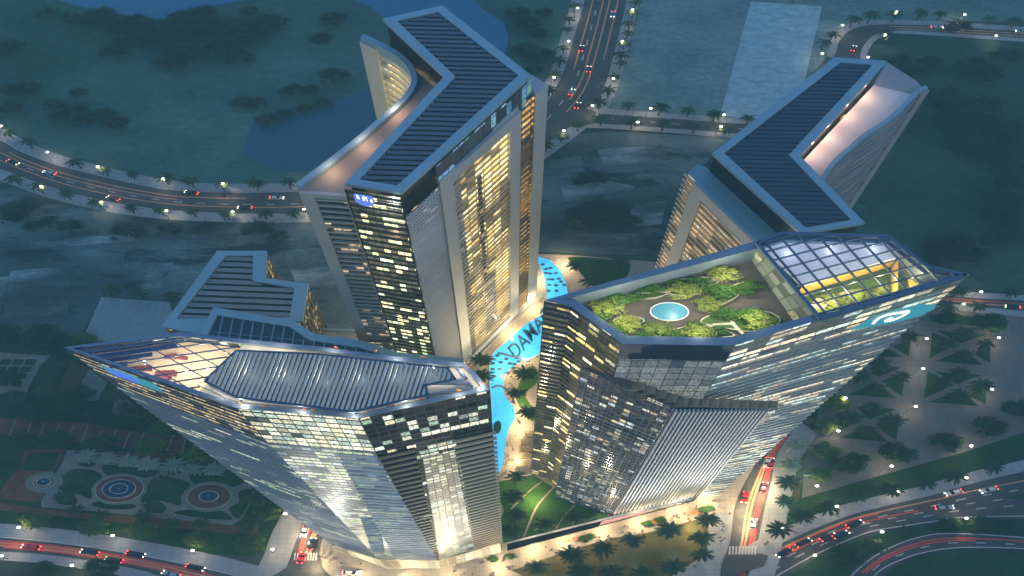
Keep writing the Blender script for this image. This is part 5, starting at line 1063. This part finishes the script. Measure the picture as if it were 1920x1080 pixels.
folk(pz([(30, 840), (100, 755), (140, 800), (150, 820), (205, 720)], 4.364, 920, 880), FOLK, .06, 'person on the plaza right of the front left tower, {} from the left', 'people by the front left tower')
folk(pz([(230, 580), (225, 610), (220, 635), (235, 690), (300, 530), (320, 520), (310, 528), (270, 783), (264, 778), (228, 855), (250, 840), (215, 880), (240, 900), (218, 930), (235, 945), (210, 960), (210, 995), (285, 850), (206, 938), (222, 948)], 2.346, 860, 460), FOLK, .12, 'dark figure on the pool terrace, {} from the top', 'people on the pool terrace', key=1, k=1.3)
folk(pz([(740, 985), (690, 950), (560, 910), (600, 935), (585, 915), (650, 985), (1410, 1000), (1580, 950), (1475, 1015), (1530, 1020), (1670, 1010), (1720, 935), (1750, 975), (1600, 940), (1590, 945), (815, 955)], 3.4286, 440, 780), FOLK, .06, 'person on the plaza at the foot of the front left tower, {} from the left', 'people at the tower foot')
folk(pz([(440, 810), (425, 800), (250, 880), (262, 870), (390, 800), (700, 690), (25, 688)], 3.375, 1360, 760), FOLK, .26, 'person walking beside the lower right roads, {} from the left', 'people beside the lower right roads')
folk([(632, 656), (707, 662), (794, 674), (874, 684), (881, 693), (905, 722), (861, 736), (790, 752), (737, 763), (690, 773), (590, 772), (574, 772), (451, 760), (500, 766)], GUEST, Z3-1.4, 'guest coloured for red or orange light on the roof terrace, {} from the left', 'guests on the roof terrace', k=1.35)
# ---- roof terrace furniture, cafe tables, cabanas, canopy
rf = paint('red_upholstery', (.17, .03, .03), .7)
def sofa(p, lab, ang, k=1.0):
    q = U(*p, Z3-5.5); t = thing('sofa', lab, 'sofa', q, 'red sofas under the prow glass')
    for nm, dx, dy, sx, sy, z0, z1 in (('seat', 0, 0, 2.2, 1.0, .15, .48), ('backrest', 0, .62, 2.4, .3, .15, .95), ('armrest', -1.25, 0, .3, 1.2, .15, .66), ('armrest', 1.25, 0, .3, 1.2, .15, .66)):
        m = MB(); c, s = math.cos(ang), math.sin(ang); x, y = dx*k, dy*k; m.box((q.x+XS*(x*c-y*s), q.y+x*s+y*c, q.z+(z0+z1)/2), sx*k*XS, sy*k, z1-z0, 0, ang); m.build(nm, rf, t)
sofa((268, 693), 'dark red sofa nearest the prow tip', .1, 1.0); sofa((312, 702), 'large dark red sofa in the middle of the prow lounge', .05, 1.1); sofa((305, 709), 'dark red sofa at the front of the prow lounge', 3.2, .9); sofa((322, 670), 'small red sofa at the back of the prow lounge', .2, .7); sofa((340, 672), 'small red sofa at the back right of the prow lounge', -.2, .7)
for i, p in enumerate([(1228, 979), (1298, 963), (1308, 960), (1062, 1015), (1078, 1011)]):
    q = U(*p, .06); t = thing('cafe_table', 'orange-topped cafe table on the promenade, %s from the left' % ORD[{0: 3, 1: 4, 2: 5, 3: 1, 4: 2}[i]], 'table', q, 'cafe tables on the promenade')
    m = MB(); m.disc(q, .9*XS, .9, .78, .86, 18); m.build('table_top', paint('orange_top', (.5, .16, .04), .6) if i == 0 else bpy.data.materials['orange_top'], t)
    m = MB(); m.disc(q, .08*XS, .08, .06, .78, 8); m.disc(q, .4*XS, .4, .06, .1, 10); m.build('pedestal', M['rim'], t)
for i, p in enumerate(zz([(1775, 780), (1755, 832), (1748, 878), (1740, 925), (1728, 975)], 3.6, 500, 600)):
    q = U(*p, 0); t = thing('cabana', 'brown slatted cabana in the column beside the pool terrace, %s from the top' % ORD[i+1], 'cabana', (q.x, q.y, .1), 'cabanas beside the pool terrace')
    m = MB()
    for k in range(10): m.box((q.x, q.y-1.5+k*.33, 3.0), 3.6*XS, .2, .14)
    m.build('roof', M['bronze'], t)
    for sx in (-1, 1):
        for sy in (-1, 1): m = MB(); m.box((q.x+sx*1.6*XS, q.y+sy*1.4, 1.5), .2*XS, .2, 2.85); m.build('post', M['conc'], t)
    m = MB(); m.box((q.x, q.y, .35), 2.6*XS, 2.0, .45); m.build('daybed', paint('brown_daybed', (.10, .06, .04), .8) if i == 0 else bpy.data.materials['brown_daybed'], t)
m = MB(); ca = thing('canopy', 'long low black and white canopy along the promenade between the front towers', 'canopy', U(1128, 985, 0))
m.prism(UL([(951, 1020), (1128, 977), (1123, 987), (951, 1032)], 5), 4.2, 5, bottom=True); m.build('black_roof', M['black'], ca)
m = MB(); m.prism(UL([(948, 1016), (1130, 970), (1240, 942), (1308, 927), (1300, 938), (1215, 957), (1128, 976), (951, 1019)], 5), 4.2, 5.15, bottom=True); m.build('white_roof', M['white'], ca)
m = MB(); m.prism(UL([(1129, 977.5), (1214, 958), (1202, 966), (1124, 986)], 5), 4.3, 5.05, bottom=True); m.build('display_panel', paint('pink_display', (.35, .18, .15), .4, 0, .6, .3, (1, .45, .35), .12), ca)
m = MB()
for a, b in (((948, 1016), (1308, 927)), ((951, 1032), (1300, 939)), ((1300, 939), (1310, 926))): m.bar(U(*a, 5.25), U(*b, 5.25), .5, .5)
m.build('edge_trim', M['gap'], ca)
for k in range(9): 
    q = U(955+k*42, 1025-k*10.3, 4.2); m = MB(); m.tube([(q.x, q.y, 0), (q.x, q.y, 4.2)], [.2, .2], 8); m.build('post', M['rim'], ca)
# ---- floodlights (the photograph shows every facade lit from its foot), plaza and interior lights, added fill points over roofs
def flood(px_, z, tgt, e, col=(1, .86, .62), ang=70, blend=.8): spot('floodlight', U(*px_, 0)+Vector((0, 0, z)), tgt, e*FL, col, ang, blend)
for u in (.0, .35, .7, 1.0): flood((600+u*320, 1150-u*20), 3, q2_.at(u, .5), 5.5, (1, .92, .74), 60)
flood((520, 1110), 3, q1.at(.5, .35), 10, (.95, .9, .8)); flood((600, 1130), 3, q1.at(.8, .4), 6, (.95, .9, .8))
flood((870, 1130), 3, q3_.at(.3, .4), 7, (1, .85, .6)); flood((1010, 1080), 3, q3_.at(.8, .45), 8, (1, .82, .55)); flood((1000, 1100), 3, q3_.at(.5, .3), 5, (1, .82, .55))
for u in (.0, .35, .7, 1.0): flood((1190+u*200, 1075-u*50), 3, qL.at(u, .4), 13, (1, .95, .86), 60)
flood((1090, 1050), 3, qB.at(.5, .35), 4, (1, .85, .6)); flood((1470, 960), 3, qR.at(.6, .4), 22, (1, .9, .75)); flood((1510, 900), 3, qR.at(.75, .45), 22, (1, .9, .75))
flood((930, 930), 3, Vector(qq(1).at(.3, .3)), 3.0, (1, .8, .45)); flood((930, 840), 3, Vector(qq(0).at(.5, .4)), 2.0, (1, .8, .45))
for u in (.1, .4, .75): flood((935+u*110, 740-u*115), 3, qa.at(u, .4), 8, (1, .76, .42))
flood((860, 790), 40, qe.at(.12, .5), 22, (.95, .95, .95)); flood((1060, 600), 3, qo.at(.5, .4), 2.5, (1, .7, .3))
flood((1090, 700), 3, q2.at(.1, .5), 9, (1, .80, .6)); flood((1180, 720), 3, q2.at(.5, .5), 9, (1, .80, .6))
for p in ((670, 1088), (760, 1090), (840, 1088), (935, 1062), (1000, 1025), (1060, 1012), (1130, 994), (1200, 975), (1270, 955), (1330, 940), (1400, 955), (1440, 905), (570, 1010), (590, 1060), (970, 860), (975, 800), (980, 760), (985, 660), (940, 690), (960, 620), (1000, 570), (1015, 520), (1060, 490), (1000, 935), (1408, 985), (1432, 925), (1300, 985)):
    point('plaza_light', U(*p, 6), PLZ, (1, .74, .40), .4)
for p in gz([(360, 470), (560, 590), (830, 600), (1150, 630), (1000, 330), (1250, 430), (1400, 170), (1640, 520), (1600, 440), (1480, 150), (520, 380)]): point('garden_fill', U(*p, G4+8.5), GRD*2.2, (1, .88, .58), .05)  # bare points added above the beds to brighten the tree crowns
for p in ((1560, 565), (1610, 550), (1660, 535), (1530, 585)): point('winter_light', U(*p, G4+5.0), GRD*3.0, (1, .74, .34), .05)
point('winter_light', U(1715, 528, G4+6), GRD*1.8, (1, .74, .3), .05)
for p in ((1480, 470), (1560, 465), (1640, 465)): point('ceiling_light', U(*p, Z4+.1), GRD*.12, (.95, .95, 1), .05)
for p in ((300, 690), (350, 705), (370, 680), (390, 700), (330, 655), (420, 665), (270, 685), (330, 680), (380, 655)): point('lounge_light', U(*p, Z3-.8), GRD*.75, (1, .82, .55), .05)
for p in ((450, 752), (560, 768), (660, 778), (760, 757), (860, 738), (900, 715), (860, 684), (740, 670), (620, 657), (520, 650), (470, 648), (410, 730)): point('terrace_fill', U(*p, Z3+2.5), GRD*.55, (1, .88, .7), .05)  # points without fittings, added in open air to brighten the terrace floor
for p in ((470, 700), (540, 705), (610, 710), (680, 710), (750, 705), (810, 700)): point('court_light', U(*p, Z3+.6), GRD*.7, (1, .9, .7), .05)
for p in ((640, 330), (700, 280), (760, 220)): point('terrace_fill', U(*p, ZT)+Vector((-3, 1, 5)), GRD*1.5, (1, .66, .45), .05)  # added open-air points for an even wash over the wing terrace
for p in ((1515, 285), (1545, 255), (1580, 215), (1615, 180)): point('sail_fill', U(*p, Y2)+Vector((1, 1, 4.5)), GRD*2.0, (1, .55, .36), .05)  # pink points hung in open air, added to spread colour over the sail
for p in zz([(40, 885), (420, 60)], 2.346, 860, 460): pass
# ================================================================= sky, sun, lamps
wd = bpy.data.worlds.new('World'); SC.world = wd; wd.use_nodes = True
nt = wd.node_tree; bg = nt.nodes['Background']; sky = nt.nodes.new('ShaderNodeTexSky'); sky.sky_type = 'NISHITA'; sky.sun_disc = False
sky.sun_elevation = math.radians(1.5); sky.sun_rotation = math.radians(-70); sky.ozone_density = 3.0; sky.air_density = 1.0; sky.dust_density = .6
nt.links.new(sky.outputs[0], bg.inputs[0]); bg.inputs[1].default_value = SKY
sl = bpy.data.lights.new('sun', 'SUN'); sl.energy = .06; sl.color = (1, .75, .55); sl.angle = math.radians(12); so = bpy.data.objects.new('sun', sl); COL.objects.link(so)
so.rotation_euler = (math.radians(60), 0, math.radians(70))
SC.view_settings.view_transform = 'Standard'; SC.view_settings.look = 'None'; SC.view_settings.gamma = 1; SC.view_settings.exposure = EXPO
SC.cycles.use_denoising = True; SC.cycles.max_bounces = 6; SC.cycles.diffuse_bounces = 2; SC.cycles.glossy_bounces = 3; SC.cycles.transparent_max_bounces = 10; SC.cycles.volume_bounces = 0
SC.cycles.sample_clamp_indirect = 3; SC.cycles.use_light_tree = True

if HAZE > 0:
    t = NT('evening_haze'); pv = t.n('VolumePrincipled', {'Color': HCOL, 'Density': HAZE, 'Anisotropy': 0.0}); t.t.links.new(pv.outputs[0], t.out.inputs['Volume'])
    t.mat.cycles.homogeneous_volume = True
    m = MB(); m.box((0, 700, 210.5), 5400, 3400, 425); hz = m.build('haze', t.mat); tag(hz, kind='stuff')
